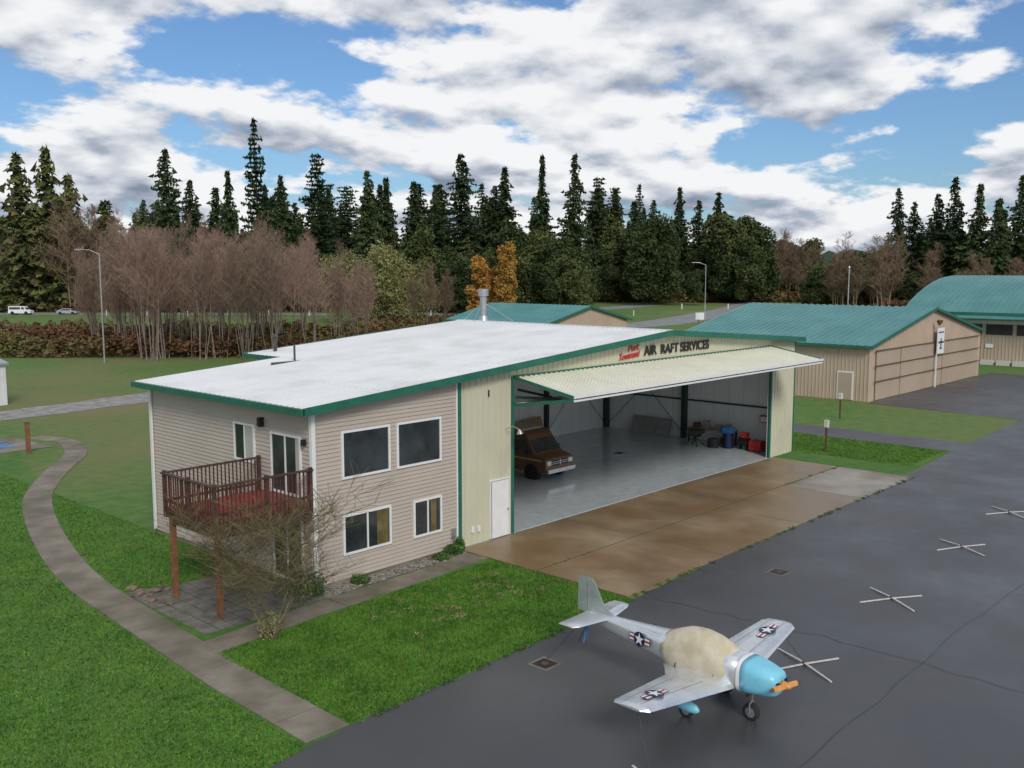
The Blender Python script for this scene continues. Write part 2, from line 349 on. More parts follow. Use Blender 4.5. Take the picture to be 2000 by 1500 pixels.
box('foundation',X0+.01,XH,YF+.015,YHB-.01,-.1,.125,'path',hg)
boxes('corner_trim',[(X0-.05,X0+.09,YF-.05,YF+.09,.1,rz(X0)-.12),(X0-.05,X0+.09,YHB-.09,YHB+.03,.1,rz(X0)-.12),(XH-.16,XH-.10,YF-.045,YF+.02,.1,rz(XH)-.2)],'white',hg)
RF,RB=YF-.42,YB+.3; RX0,RX1=16.72,49.55
ribbed('roof_sheet_house',(RX0,RF,rz(RX0)),(RX0,YHB,rz(RX0)),(XH-.35,YHB,rz(XH-.35)),(XH-.35,RF,rz(XH-.35)),.3,.05,'whiteroof',hg,flip=True)
ribbed('roof_sheet_left',(XH-.35,RF,rz(XH-.35)),(XH-.35,RB,rz(XH-.35)),(36.4,RB,7.3),(36.4,RF,7.3),.3,.05,'whiteroof',hg,flip=True)
ribbed('roof_sheet_right',(36.4,RF,7.3),(36.4,RB,7.3),(RX1,RB,rz(RX1)),(RX1,RF,rz(RX1)),.3,.05,'whiteroof',hg,flip=True)
def slab_v(xa,xb,ya,yb,off,th):
    za,zb=rz(xa)-off,rz(xb)-off
    return [(xa,ya,za-th),(xb,ya,zb-th),(xb,yb,zb-th),(xa,yb,za-th),(xa,ya,za),(xb,ya,zb),(xb,yb,zb),(xa,yb,za)]
boxes('roof_deck',[slab_v(RX0+.03,XH-.36,RF+.03,YHB-.02,.012,.11),slab_v(XH-.34,36.4,RF+.03,RB-.03,.012,.11),slab_v(36.4,RX1-.03,RF+.03,RB-.03,.012,.11)],'lining',hg)
boxes('green_fascia',[slab_v(RX0-.05,36.4,RF-.04,RF+.0,-.05,.26),slab_v(36.4,RX1+.04,RF-.04,RF+.0,-.05,.26),
  (RX0-.14,RX0-.01,RF-.04,YHB+.05,rz(RX0)-.17,rz(RX0)+.03),(RX1,RX1+.12,RF,RB,rz(RX1)-.17,rz(RX1)+.03),
  slab_v(RX0,XH-.4,YHB+.01,YHB+.06,-.04,.2),slab_v(XH-.4,36.4,RB,RB+.05,-.05,.22),slab_v(36.4,RX1,RB,RB+.05,-.05,.22),
  (XH-.45,XH-.36,YHB+.06,RB,rz(XH-.4)-.17,rz(XH-.4)+.03)],'green',hg)
box('ridge_cap',36.25,36.55,RF,RB,7.3,7.36,'whiteroof',hg)
boxes('roof_lap_seams',[(x,x+.03,RF+.05,RB-.05,rz(x)+.0,rz(x)+.012) for x in(30.2,26.0)]+[(20.0,20.03,RF+.05,YHB-.05,rz(20),rz(20)+.012)],'greyp',hg)
boxes('green_wall_trim',[(XH-.10,XH+.07,YF-.06,YF+.02,.05,rz(XH)-.2),(OX0-.14,OX0,YF-.07,YF+.02,.05,6.05),(OX1,OX1+.14,YF-.07,YF+.02,.05,6.05),
  (X1-.06,X1+.05,YF-.07,YF+.05,.03,rz(X1)-.2),(OX0,OX1,YF-.06,YF+.02,5.97,6.08)],'green',hg)
def window(name,kind,a,b,z0,z1,split=None,panel=None,face='F',cm='curtain'):
    g=.055
    def bx(u0,u1,w0,w1,d0,d1):
        return (u0,u1,YF-d1,YF-d0,w0,w1) if face=='F' else (X0-d1,X0-d0,u0,u1,w0,w1)
    fr=[bx(a-g,b+g,z0-g,z0+.02,0,.075),bx(a-g,b+g,z1-.02,z1+g,0,.075),bx(a-g,a+.02,z0+.02,z1-.02,0,.075),bx(b-.02,b+g,z0+.02,z1-.02,0,.075)]
    if split: fr.append(bx(split-.03,split+.03,z0+.02,z1-.02,.039,.065))
    boxes(name+'_frame',fr,'white',hg)
    boxes(name+'_glass',[bx(a+.02,b-.02,z0+.02,z1-.02,0,.04)],'glass',hg)
    if panel: boxes(name+'_panel',[bx(panel[0],panel[1],z0+.03,z1-.03,.04,.043)],cm,hg)
window('window_upper_a','',18.41,20.29,3.45,4.9)
window('window_upper_b','',20.69,22.6,3.45,4.9)
window('window_lower_a','',18.41,20.29,.96,2.18,19.35,(19.75,20.22),cm='amber')
window('window_lower_b','',21.39,22.6,.92,2.12,22.0,(22.15,22.4),cm='amber')
window('side_window','',27.55,28.7,3.7,4.9,28.1,(27.6,28.05),'L')
window('balcony_slider','',24.95,26.5,2.95,4.8,25.75,(25.0,25.2),'L')
window('patio_slider','',24.95,26.5,.15,2.15,25.75,None,'L')
window('ground_window','',29.3,30.6,1.0,2.0,29.95,None,'L')
box('man_door_frame',25.1,26.16,YF-.065,YF+.0,.05,2.26,'white',hg)
box('man_door',25.17,26.09,YF-.085,YF-.065,.06,2.2,'white',hg)
boxes('door_gap',[(25.155,25.168,YF-.08,YF-.066,.06,2.21),(26.092,26.105,YF-.08,YF-.066,.06,2.21),(25.155,26.105,YF-.08,YF-.066,2.202,2.215)],'pipe',hg)
box('man_door_handle',25.98,26.03,YF-.13,YF-.085,1.02,1.1,'steel',hg)
boxes('utility_boxes',[(24.1,24.22,YF-.1,YF-.03,.5,.72),(24.42,24.54,YF-.1,YF-.03,.48,.7)],'white',hg)
box('meter_box',23.1,23.3,YF-.1,YF-.02,.5,.85,'steel',hg)
segmesh('wall_lamp_arm',[(25.95,YF-.03,4.1),(25.95,YF-.45,4.25)],[(25.95,YF-.45,4.25),(26.0,YF-.7,4.15)],[.018]*2,[.018]*2,6,'steel',hg)
cyl('wall_lamp_shade',(26.0,YF-.7,4.16),(26.02,YF-.72,4.0),.04,.14,'steel',hg)
boxes('porch_lamps',[(X0-.2,X0-.02,26.95,27.1,4.95,5.25),(X0-.16,X0-.02,24.62,24.74,4.6,4.8)],'black',hg)
boxes('downspout',[(X0-.11,X0-.055,YHB-.25,YHB-.17,.2,5.7)],'white',hg)
A=(OX0+.05,YF-.08,6.0);D_=(OX0+.05,21.45,5.5);B=(OX1-.05,YF-.08,6.0);C=(OX1-.05,21.45,5.5)
ribbed('bifold_upper_panel',A,B,C,D_,.3,.04,'doorcream',hg,flip=True)
ribbed('bifold_upper_lining',(A[0],A[1],A[2]-.06),(B[0],B[1],B[2]-.06),(C[0],C[1],C[2]-.06),(D_[0],D_[1],D_[2]-.06),.3,.01,'lining',hg)
ribbed('bifold_lower_panel',(OX0+.05,21.45,5.38),(OX1-.05,21.45,5.38),(OX1-.05,YF-.1,4.95),(OX0+.05,YF-.1,4.95),.3,.02,'doorcream',hg)
boxes('bifold_frame',[beamv(D_,C,.08,.1),beamv((OX0+.05,21.47,5.36),(OX1-.05,21.47,5.36),.05,.07),beamv((OX0+.05,YF-.1,4.98),(OX1-.05,YF-.1,4.98),.08,.1)],'white',hg)
bf=[]
for x in(OX0+.03,OX1-.03):
    bf+=[beamv((x,YF-.08,5.99),(x,21.45,5.49),.06,.12),beamv((x,21.45,5.38),(x,YF-.1,4.97),.06,.12)]
boxes('bifold_end_frames',bf,'green',hg)
br=[]
for i in range(9):
    x=OX0+.2+i*(OX1-OX0-.4)/8
    br+=[beamv((x,YF-.15,5.9),(x,21.5,5.42),.05,.08)]
boxes('bifold_ribs',br,'white',hg)
boxes('bifold_pushers',[beamv((OX0+.35,YF+.2,5.2),(OX0+1.4,YF-1.2,5.15),.12,.1),beamv((OX0+.4,YF+.1,5.5),(OX0+1.9,YF-.3,5.1),.1,.1)],'dgreen',hg)
text('sign_letters','AIR  RAFT SERVICES',34.85,YF-.06,6.30,.58,'letters',hg,bold=.016,sx=1.05)
text('sign_script_top','Port',33.6,YF-.06,6.52,.44,'red',hg,bold=.002,shear=.5,rotz=-.08,sx=1.0)
text('sign_script_bottom','Townsend',32.95,YF-.06,6.17,.42,'red',hg,bold=.002,shear=.5,rotz=-.08,sx=.84)
text('unit_number','1',24.95,YF-.06,5.42,.34,'letters',hg,bold=.01)
cyl('vent_pipe',(22.8,33.2,6.2),(22.8,33.2,6.95),.045,.045,'pipe',hg,10); box('vent_flashing',21.6,23.0,32.9,33.1,rz(22.3)+.0,rz(22.3)+.08,'pipe',hg)
cyl('rear_vent',(24.2,36.7,6.3),(24.2,36.7,7.05),.08,.08,'pipe',hg,10); cyl('rear_vent_cap',(24.2,36.7,7.08),(24.2,36.7,7.2),.16,.05,'pipe',hg,12)
ck=(37.3,36.6)
cyl('stack_base',(*ck,7.1),(*ck,7.55),.34,.22,'steel',hg); cyl('stack_pipe',(*ck,7.5),(*ck,8.6),.19,.19,'steel',hg)
cyl('stack_cowl',(*ck,8.62),(*ck,9.0),.29,.29,'steel',hg); cyl('stack_band',(*ck,8.1),(*ck,8.16),.22,.22,'steel',hg)
segmesh('stack_guy_wires',[(*ck,8.3)]*4,[(ck[0]-1.4,ck[1]-.6,7.25),(ck[0]+1.3,ck[1]-1,7.25),(ck[0]-.9,ck[1]+.8,7.2),(ck[0]+1.3,ck[1]+.6,7.2)],[.02]*4,[.02]*4,4,'steel',hg)

# ---------------------------------------------------------------- balcony
dk=group('timber_balcony',(15.6,25.7,0))
DX0,DX1,DY0,DY1=13.9,17.22,24.35,27.15
boxes('deck_boards',[(DX0+.05,DX1,DY0+.05+i*.14,DY0+.17+i*.14,2.82,2.86) for i in range(19)],'reddeck',dk)
boxes('deck_rim',[(DX0,DX1,DY0-.03,DY0+.03,2.55,2.84),(DX0,DX1,DY1-.03,DY1+.03,2.55,2.84),(DX0-.03,DX0+.03,DY0+.03,DY1-.03,2.55,2.84)]+[(DX0+.1,DX1,DY0+.3+.4*i,DY0+.35+.4*i,2.6,2.81) for i in range(6)],'darkwood',dk)
bal=[]
def rail(ax,ay,bx,by):
    L=math.hypot(bx-ax,by-ay);n=int(L/.135)
    for i in range(n+1):
        t=i/n;x=ax+(bx-ax)*t;y=ay+(by-ay)*t
        bal.append((x-.017,x+.017,y-.017,y+.017,2.72,3.88))
rail(DX0-.03,DY0-.05,DX1-.05,DY0-.05);rail(DX0-.05,DY0,DX0-.05,DY1);rail(DX0,DY1+.05,DX1-.05,DY1+.05)
boxes('balusters',bal,'redwood',dk)
boxes('handrail',[(DX0-.11,DX1,DY0-.12,DY0+.02,3.88,3.93),(DX0-.12,DX0+.02,DY0+.02,DY1,3.88,3.93),(DX0-.11,DX1,DY1,DY1+.12,3.88,3.93),
  (DX0,DX1,DY0-.03,DY0+.005,3.02,3.1),(DX0-.03,DX0+.005,DY0+.01,DY1,3.02,3.1),(DX0,DX1,DY1+.0,DY1+.03,3.02,3.1)],'darkwood',dk)
boxes('rail_posts',[(x-.05,x+.05,y-.05,y+.05,2.55,3.98) for x,y in((DX0-.02,DY0-.03),(DX0-.02,DY1+.03),(15.6,DY0-.03),(DX1-.06,DY1+.03),(DX1-.06,DY0-.03),(DX0-.02,25.75))],'darkwood',dk)
boxes('support_posts',[(DX0+.03,DX0+.18,24.35,24.5,-.05,2.55),(DX0+.03,DX0+.18,26.95,27.1,-.05,2.55)],'post',dk)
boxes('support_beam',[(DX0+.18,DX1,24.36,24.45,2.35,2.54),(DX0+.05,DX0+.16,24.5,26.95,2.35,2.54)],'darkwood',dk)

# ---------------------------------------------------------------- rocks & plants
def rocks(name,pts,m):
    v=[];f=[]
    ico=[(0,0,1),(.89,0,.45),(.28,.85,.45),(-.72,.53,.45),(-.72,-.53,.45),(.28,-.85,.45),(.72,.53,-.45),(-.28,.85,-.45),(-.89,0,-.45),(-.28,-.85,-.45),(.72,-.53,-.45),(0,0,-1)]
    fc=[(0,1,2),(0,2,3),(0,3,4),(0,4,5),(0,5,1),(1,6,2),(2,7,3),(3,8,4),(4,9,5),(5,10,1),(2,6,7),(3,7,8),(4,8,9),(5,9,10),(1,10,6),(11,7,6),(11,8,7),(11,9,8),(11,10,9),(11,6,10)]
    for x,y,r in pts:
        o=len(v); sx,sy,sz=r*random.uniform(.7,1.4),r*random.uniform(.7,1.4),r*random.uniform(.3,.5)
        for p in ico: 
            j=random.uniform(.8,1.2); v.append((x+p[0]*sx*j,y+p[1]*sy*j,.03+p[2]*sz*j+sz*.4))
        f+=[tuple(i+o for i in q) for q in fc]
    return mesh(name,v,f,m)
rocks('edging_rocks',[(13.25+random.uniform(-.2,.4),26.6+i*.3,random.uniform(.10,.2)) for i in range(8)]+[(13.2+random.uniform(0,1.0),28+random.uniform(-.2,.3),random.uniform(.1,.2)) for i in range(7)],'rock')
rocks('bed_stones',[(random.uniform(17.3,23.3),random.uniform(23.6,24.3),random.uniform(.03,.09)) for i in range(260)],'pebble')
def leafcloud(name,C,size,m,parent=None,only=False,flat=.5):
    n=len(C); a=rng.normal(0,1,(n,3)); a/=np.linalg.norm(a,axis=1)[:,None]; b=rng.normal(0,1,(n,3)); b[:,2]*=flat; a[:,2]*=flat
    b-=a*(a*b).sum(1)[:,None]; b/=np.linalg.norm(b,axis=1)[:,None]+1e-6
    s=size*rng.uniform(.5,1.3,n)[:,None]; V=np.stack([C-a*s*.5-b*s*.3,C+a*s*.5-b*s*.3,C+b*s*.7],1)
    me=bpy.data.meshes.new(name); fastmesh(me,V.reshape(-1,3),np.arange(3*n).reshape(-1,3),3); me.materials.append(M[m])
    if only: return me
    return link(bpy.data.objects.new(name,me),parent)
def clump(cx,cy,r,h,n):
    p=rng.normal(0,.5,(n,3)); p/=np.maximum(1,np.linalg.norm(p,axis=1))[:,None]; return p*np.array([r,r,h*.6])+np.array([cx,cy,h*.5])
leafcloud('garden_plants',np.concatenate([clump(x,y,r,h,500) for x,y,r,h in((22.9,24.0,.35,.35),(22.2,23.9,.3,.2),(18.7,23.9,.3,.3),(17.0,24.0,.35,.7),(16.6,24.4,.45,.8),(23.3,24.1,.2,.5))]),.09,'plant')
leafcloud('lawn_weeds',np.concatenate([clump(random.gauss(19.5,1.6),random.gauss(20.6,.7),.2,.10,60) for i in range(26)]),.06,'leafy')
leafcloud('joint_weeds',np.concatenate([clump(x,20.6+random.uniform(-.06,.06),.12,.05,30) for x in np.concatenate([rng.uniform(41,47,14),rng.uniform(23.5,27,5)])]+[clump(x,16.72+.02*(x-23)/3,.15,.06,30) for x in rng.uniform(23.5,47,50)]+[clump(x,16.35+.022*(x-12),.12,.05,25) for x in rng.uniform(12.5,23.4,50)]),.06,'plant')

# ---------------------------------------------------------------- trees
def grow(segs,p,d,L,r,lev,maxlev,nb,spread,upb,rmin,seglen=3):
    n=seglen; step=L/n
    for i in range(n):
        d=(d+Vector((random.gauss(0,.10),random.gauss(0,.10),upb+random.gauss(0,.05)))).normalized()
        q=p+d*step; r1=max(rmin,r*(1-.28))
        segs.append((tuple(p),tuple(q),r,r1)); 
        if lev<maxlev and (i>0 or lev>0):
            for k in range(nb):
                a=random.uniform(0,2*math.pi); o=Vector((math.cos(a),math.sin(a),random.uniform(-.1,.5)))
                nd=(d*(1-spread)+o*spread).normalized()
                grow(segs,q,nd,L*random.uniform(.45,.68),max(rmin,r1*.5),lev+1,maxlev,nb,spread,upb*.8,rmin,seglen)
        p=q;r=r1
def bare_mesh(name,h,stems,maxlev,nb,rmin,m,seed,spread=.5,lean=.14,r0=.12,upb=.10,low=3,sl=2):
    random.seed(seed); segs=[]
    for s in range(stems):
        a=random.uniform(0,6.28); ln=lean*random.uniform(.4,1.3); d=Vector((math.cos(a)*ln,math.sin(a)*ln,1)).normalized()
        p=Vector((math.cos(a)*.9*random.random(),math.sin(a)*.9,-.1))
        H=h*random.uniform(.72,1); n=10;r=r0
        for i in range(n):
            d=(d+Vector((random.gauss(0,.035),random.gauss(0,.035),.05))).normalized(); q=p+d*H/n; r1=max(rmin,r0*(1-(i+1)/n)**.8)
            segs.append((tuple(p),tuple(q),r,r1))
            if i>=low and maxlev:
                for k in range(3):
                    b=random.uniform(0,6.28); o=Vector((math.cos(b),math.sin(b),random.uniform(.3,1.1))).normalized()
                    grow(segs,p.lerp(q,random.random()),(o*spread+d*(1-spread)).normalized(),H*.25*(1.2-i/n)*random.uniform(.7,1.25),max(rmin,r*.35),1,maxlev,nb,spread,upb,rmin,sl)
            p=q;r=r1
    a=np.array([s[0] for s in segs]);b=np.array([s[1] for s in segs]);c=[s[2] for s in segs];e=[s[3] for s in segs]
    return segmesh(name,a,b,c,e,3,m,only=True)
alders=[bare_mesh('alder_branches_%d'%i,16,3,3,3,.013,'twig',20+i,r0=.07) for i in range(4)]
brownb=[bare_mesh('bare_tree_branches_%d'%i,16,2,3,3,.022,'twigb',40+i,r0=.16,low=2,lean=.1) for i in range(3)]
bark_al=[bare_mesh('alder_stems_%d'%i,16,3,0,0,.02,'bark',20+i,r0=.10) for i in range(4)]
def conifer_mesh(name,h,Rr,seed,m,gap=1.0,droop=.35,pw=.8):
    r=np.random.default_rng(seed); V=[]
    zs=np.arange(h*.05,h*.995,.5*gap); gap_az=r.uniform(0,6.28)
    wob=r.uniform(0,6.28,3)
    for z in zs:
        t=z/h; rad=Rr*((1-t)**pw)*(.84+.16*math.sin(z*.9+wob[0])+.14*math.sin(z*2.3+wob[1]))*r.uniform(.75,1.2); rad=max(rad,.25)
        nb=int(7+7*(1-t))
        for k in range(nb):
            a=r.uniform(0,2*np.pi); L=rad*r.uniform(.5,1.2)*(1-.25*max(0,math.cos(a-gap_az-z*.4)))
            n=max(2,int(L/.5)); dv=np.array([math.cos(a),math.sin(a),-droop*r.uniform(.2,1.3)])
            s=np.linspace(.15,1,n)[:,None]*L; P=np.array([0,0,z])+dv*s; P[:,2]+=(s[:,0]**2)*.035
            side=np.array([-math.sin(a),math.cos(a),0]); w=(.58*(1-.5*s/L)+.12)*r.uniform(.7,1.3,(n,1)); ln=r.uniform(.45,1.0,(n,1))
            j=r.normal(0,.14,(n,3)); tip=P+dv*ln+j+np.array([0,0,-.2]); tw=np.array([0,0,1])*r.normal(0,.32,(n,1))
            V.append(np.stack([P-side*w-tw,P+side*w+tw,tip],1))
            V.append(np.stack([P-dv*.25,P+dv*.4,P+np.array([0,0,-.6])*r.uniform(.5,1.3,(n,1))+j],1))
    V=np.concatenate(V); n=len(V)
    me=bpy.data.meshes.new(name); k=6; tv=[];
    for zz,rr in((0,h*.011+.1),(h,.03)):
        for i in range(k): tv.append((math.cos(i*1.047)*rr,math.sin(i*1.047)*rr,zz))
    tv=np.array(tv); Tq=[]
    for i in range(k): Tq+=[(i,(i+1)%k,k+(i+1)%k),(i,k+(i+1)%k,k+i)]
    VV=np.concatenate([V.reshape(-1,3),tv]); Q=np.concatenate([np.arange(3*n).reshape(-1,3),np.array(Tq)+3*n]); mi=np.concatenate([np.zeros(n),np.ones(len(Tq))])
    me.materials.append(M[m]); me.materials.append(M['trunk']); fastmesh(me,VV,Q,3,mi); return me
con=[conifer_mesh('fir_%d'%i,h,Rr,60+i,'conifer',gp,dr,pw) for i,(h,Rr,gp,dr,pw) in enumerate(((32,8.8,1.15,.35,.95),(32,7.0,1.2,.25,.7),(32,9.6,1.5,.12,.85),(32,8.4,1.1,.5,1.05),(32,6.4,1.4,.4,.55),(32,9.4,1.25,.3,.75),(32,7.8,1.6,.2,.5)))]
ced=[conifer_mesh('cedar_%d'%i,24,6.6,80+i,'cedar',1.05,.45,.7) for i in range(2)]
def leafy_mesh(name,h,Rr,seed,m,n=9000,size=.55,base=.15,k=18):
    r=np.random.default_rng(seed); C=[]
    for i in range(k):
        z=h*(base+.05+(.9-base)*(i+r.random())/k); rr=Rr*math.sqrt(max(.08,1-((z/h-.42)/.62)**2)); a=r.uniform(0,6.28); q=rr*.7*math.sqrt(r.random())
        c=np.array([math.cos(a)*q,math.sin(a)*q,z]); s=Rr*r.uniform(.26,.48)
        p=r.normal(0,1,(n//k,3)); p/=np.linalg.norm(p,axis=1)[:,None]; p*=r.uniform(.3,1.15,(n//k,1))**.6
        C.append(c+p*np.array([s,s,s*.95]))
    global rng; sv=rng; rng=r; me=leafcloud(name,np.concatenate(C),size,m,only=True,flat=.8); rng=sv
    return me
lg=[leafy_mesh('madrona_%d'%i,15,5.4,90+i,'leafg',11000) for i in range(4)]
lo=[leafy_mesh('autumn_crown_%d'%i,15,3.0,95+i,'leafo',8000,.38,.02,34) for i in range(2)]
ly=[leafy_mesh('olive_crown_%d'%i,14,5.5,98+i,'leafy',3400,.42,.1) for i in range(2)]
def put(par,me,d,l,s,sz=None,name=None,z=0):
    o=bpy.data.objects.new(name or me.name,me); x,y=site(d,l); o.location=(x,y,z); o.rotation_euler=(random.gauss(0,.015),random.gauss(0,.015),random.uniform(0,6.28)); s2=sz if sz else s
    o.scale=(s2,s2,s); link(o,par); return o
def far(b): return 1.35 if .075<b<.31 else 1.0      # the clearing round the airport road pushes the wood back
random.seed(5)
fg=group('conifer_forest',(*site(240,0),0))
key=[(-.38,235,27,1),(-.354,235,39,.8),(-.33,238,32,1),(-.29,238,34.5,.85),(-.259,234,46,.7),(-.235,236,33,1),(-.2,234,38,1.0),(-.185,238,30,1),(-.148,236,34,.95),(-.128,240,33,1.1),(-.10,240,32,1.1),(-.05,250,39.5,1.0),(-.03,260,33,1),(-.008,255,37,.85),
 (.031,240,38.5,.75),(.063,240,38.5,.75),(.087,245,33.5,.9),(.103,245,31,.9),(.13,245,31.5,.8),(.145,250,28,1),(.172,240,30.5,.9),(.19,250,28,1),(.212,250,30,1.0),
 (.397,260,32,.8),(.415,270,29,1),(.44,255,30,.9),(.456,250,34,.9),(.478,245,32,1),(.50,240,28,1),(.519,245,34,1.0),(.535,245,30,1)]
for b,d,h,wd in key:
    k=far(b); d2=d*k; h2=10+(h-10)*k; me=random.choice(con); s=h2/32; put(fg,me,d2,b*d2,s,s*random.uniform(.85,1.1)*wd)
for b,d,h,w_ in((-.505,236,38,1.3),(-.475,240,40,1.2),(-.452,238,33,1.3),(-.42,242,27,1.3)): s=h/24; put(fg,random.choice(ced),d,b*d,s,s*w_*.75)
def toph(b): return np.interp(b,[-.56,-.4,-.35,-.1,.1,.2,.24,.28,.37,.41,.56],[25,26,29,30,29,27,20,13,14,25,27])
for i in range(165):
    b=random.uniform(-.57,.57); d=random.uniform(255,315)*far(b); h=10+(float(toph(b))*random.choice([.65,.8,.88,.95,1.0,1.1])-10)*d/260
    me=random.choice(con); s=max(h,9)/32; put(fg,me,d,b*d,s,s*random.uniform(.85,1.3))
for i in range(46):
    b=random.uniform(-.12,.24); 
    if i%3==0: b=random.uniform(-.5,-.12)
    d=random.uniform(234,250)*far(b); h=random.uniform(12,24)*far(b); s=h/24
    put(fg,random.choice(ced),d,b*d,s,s*random.uniform(.8,1.1))
gg=group('evergreen_woodland',(*site(230,20),0))
for i in range(46):
    b=random.uniform(-.10,.25); d=random.uniform(205,235)*far(b); s=random.choice([.5,.7,.9,1.1,1.3])*random.uniform(.85,1.1)*far(b)
    if abs(b+.02)<.04: d+=15
    put(gg,random.choice(lg),d,b*d,s,s*random.uniform(.85,1.15))
for i in range(20):
    b=random.uniform(.28,.57); d=random.uniform(240,262)*far(b); s=random.uniform(.4,.7); put(gg,random.choice(lg),d,b*d,s,s*1.3)
for i in range(52):
    b=-.57+i*1.14/52; d=random.uniform(264,276)*far(b); put(gg,random.choice(lg),d,b*d,random.uniform(.6,1.1)*far(b),1.5)
for b,d,s in ((-.034,186,.86),(-.006,185,1.0),(-.020,190,.70)):
    g=group('autumn_tree',(*site(d,b*d),0)); put(g,random.choice(lo),d,b*d,s,.9,'crown'); put(g,bark_al[0],d,b*d,s*.8,.5,'trunk')
wl=group('olive_willow_thicket',(*site(160,-25),0))
for b,d,s in ((-.16,176,.95),(-.14,180,1.05),(-.118,182,1.0),(-.098,186,.8),(-.15,184,.8),(-.127,178,.7),(-.255,240,1.7),(-.18,188,.9),(-.108,180,.6)):
    put(wl,random.choice(ly),d,b*d,s); put(wl,random.choice(bark_al),d,b*d,s)
al=group('alder_grove',(*site(125,-40),0))
for i in range(50):
    b=random.uniform(-.44,-.125) if i%3 else random.uniform(-.41,-.16); d=random.uniform(106,136)
    ht=np.interp(b,[-.56,-.45,-.36,-.3,-.24,-.2,-.16,-.125],[13,14,16.8,16.8,15.4,13.5,12,9])*random.uniform(.78,1.04); s=ht/16
    k=random.randrange(4); o=put(al,alders[k],d,b*d,s,s*random.uniform(.8,1.0)); o2=put(al,bark_al[k],d,b*d,s*.97,s); o2.rotation_euler=o.rotation_euler; o2.scale=(o.scale[0],o.scale[1],o.scale[2]*.99)
bt=group('bare_woodland',(*site(240,0),0))
for i in range(84):
    b=random.choice([random.uniform(-.57,-.15),random.uniform(-.57,-.36),random.uniform(-.57,-.40),random.uniform(.24,.38),random.uniform(.26,.40),random.uniform(.43,.56)]); d=random.uniform(232,252)*far(b)
    ht=(random.uniform(19,26) if b<-.3 else random.uniform(14,20)) if b<0 else random.uniform(13,18)*far(b); s=ht/16; put(bt,random.choice(brownb),d,b*d,s,s*1.25)
for b,d,ht in((-.085,158,11),(-.072,162,10),(-.10,160,9)):
    put(bt,brownb[1],d,b*d,ht/16)
def bramble(name,n,dr,br,hf,size):
    d=rng.uniform(*dr,n); b=rng.uniform(*br,n); l=b*d; x=F[0]*d+R[0]*l; y=F[1]*d+R[1]*l
    hh=hf*(.55+.25*np.sin(x*.31+1)*np.sin(y*.27)+.25*np.sin(x*.83+y*.6)+.15*np.sin(x*2.1-y*1.7)); hh=np.maximum(hh,.25)
    z=hh*rng.uniform(0,1,n)**.5
    return leafcloud(name,np.c_[x,y,z],size,'bramble')
bramble('bramble_thicket',66000,(110,150),(-.6,-.13),2.5,.5)
bramble('roadside_brush',22000,(155,195),(-.16,.03),1.6,.5)
bramble('far_brush',16000,(232,258),(-.57,.07),3.6,.9); bramble('far_brush',9000,(300,330),(.07,.32),4,1.1); bramble('far_brush',8000,(236,262),(.31,.58),3.4,.9)
hv=[];hf=[];nn=160
for i in range(nn+1):
    b=-.9+1.8*i/nn
    for j,(d,z) in enumerate(((400,0),(420,15),(480,19),(650,14))):
        x,y=site(d,b*d); hv.append((x,y,max(-1,z+(random.uniform(-2,2) if j in(1,2) else 0))))
for i in range(nn):
    for j in range(3): a=i*4+j; hf.append((a,a+4,a+5,a+1))
mesh('wooded_hill',hv,hf,'conifer')
random.seed(11)
sh=group('bare_garden_shrub',(14.1,22.0,0))
segs=[]
for s in range(7):
    a=s*.9+random.uniform(-.2,.2); d=Vector((math.cos(a)*.45+.14,math.sin(a)*.45+.10,1)).normalized()
    grow(segs,Vector((14.1+math.cos(a)*.12,22.0+math.sin(a)*.12,0)),d,2.5*random.uniform(.75,1.1),.036,0,3,2,.60,.02,.005,4)
segmesh('branches',[s[0] for s in segs],[s[1] for s in segs],[s[2] for s in segs],[s[3] for s in segs],4,'mossy',sh)
leafcloud('basal_leaves',np.concatenate([clump(14.1,22.0,.35,.7,500),clump(16.2,23.6,.4,.9,400)]),.06,'leafy',sh)

# ---------------------------------------------------------------- neighbouring hangars
def neighbour(name,x0,x1,y0,y1,ze,zp):
    g=group(name,((x0+x1)/2,y0,0)); xm=(x0+x1)/2; o=.35
    ribbed('left_wall',(x0,y1,0),(x0,y0,0),(x0,y0,ze),(x0,y1,ze),.3,.04,'tan',g)
    ribbed('right_wall',(x1,y0,0),(x1,y1,0),(x1,y1,ze),(x1,y0,ze),.3,.03,'tan',g)
    ribbed('gable_a',(x0,y0,0),(xm,y0,0),(xm,y0,zp),(x0,y0,ze),.3,.04,'tan',g); ribbed('gable_b',(xm,y0,0),(x1,y0,0),(x1,y0,ze),(xm,y0,zp),.3,.04,'tan',g)
    mesh('rear_wall',[(x0,y1,0),(x1,y1,0),(x1,y1,ze),(xm,y1,zp),(x0,y1,ze)],[(0,4,3,2,1)],'tan',g)
    sl=(zp-ze)/(xm-x0); a=.5
    ribbed('roof_left',(x0-a,y0-o,ze-sl*a+.08),(x0-a,y1+o,ze-sl*a+.08),(xm,y1+o,zp+.08),(xm,y0-o,zp+.08),.6,.09,'teal',g,flip=True)
    ribbed('roof_right',(xm,y0-o,zp+.08),(xm,y1+o,zp+.08),(x1+a,y1+o,ze-sl*a+.08),(x1+a,y0-o,ze-sl*a+.08),.6,.09,'teal',g,flip=True)
    boxes('roof_trim',[beamv((x0-a,y0-o,ze-sl*a+.02),(xm,y0-o,zp+.02),.06,.24),beamv((xm,y0-o,zp+.02),(x1+a,y0-o,ze-sl*a+.02),.06,.24),(x0-a-.08,x0-a,y0-o,y1+o,ze-sl*a-.08,ze-sl*a+.12)],'green',g)
    return g
h2=neighbour('tan_hangar',72,97.7,29.5,46.6,4.3,6.75)
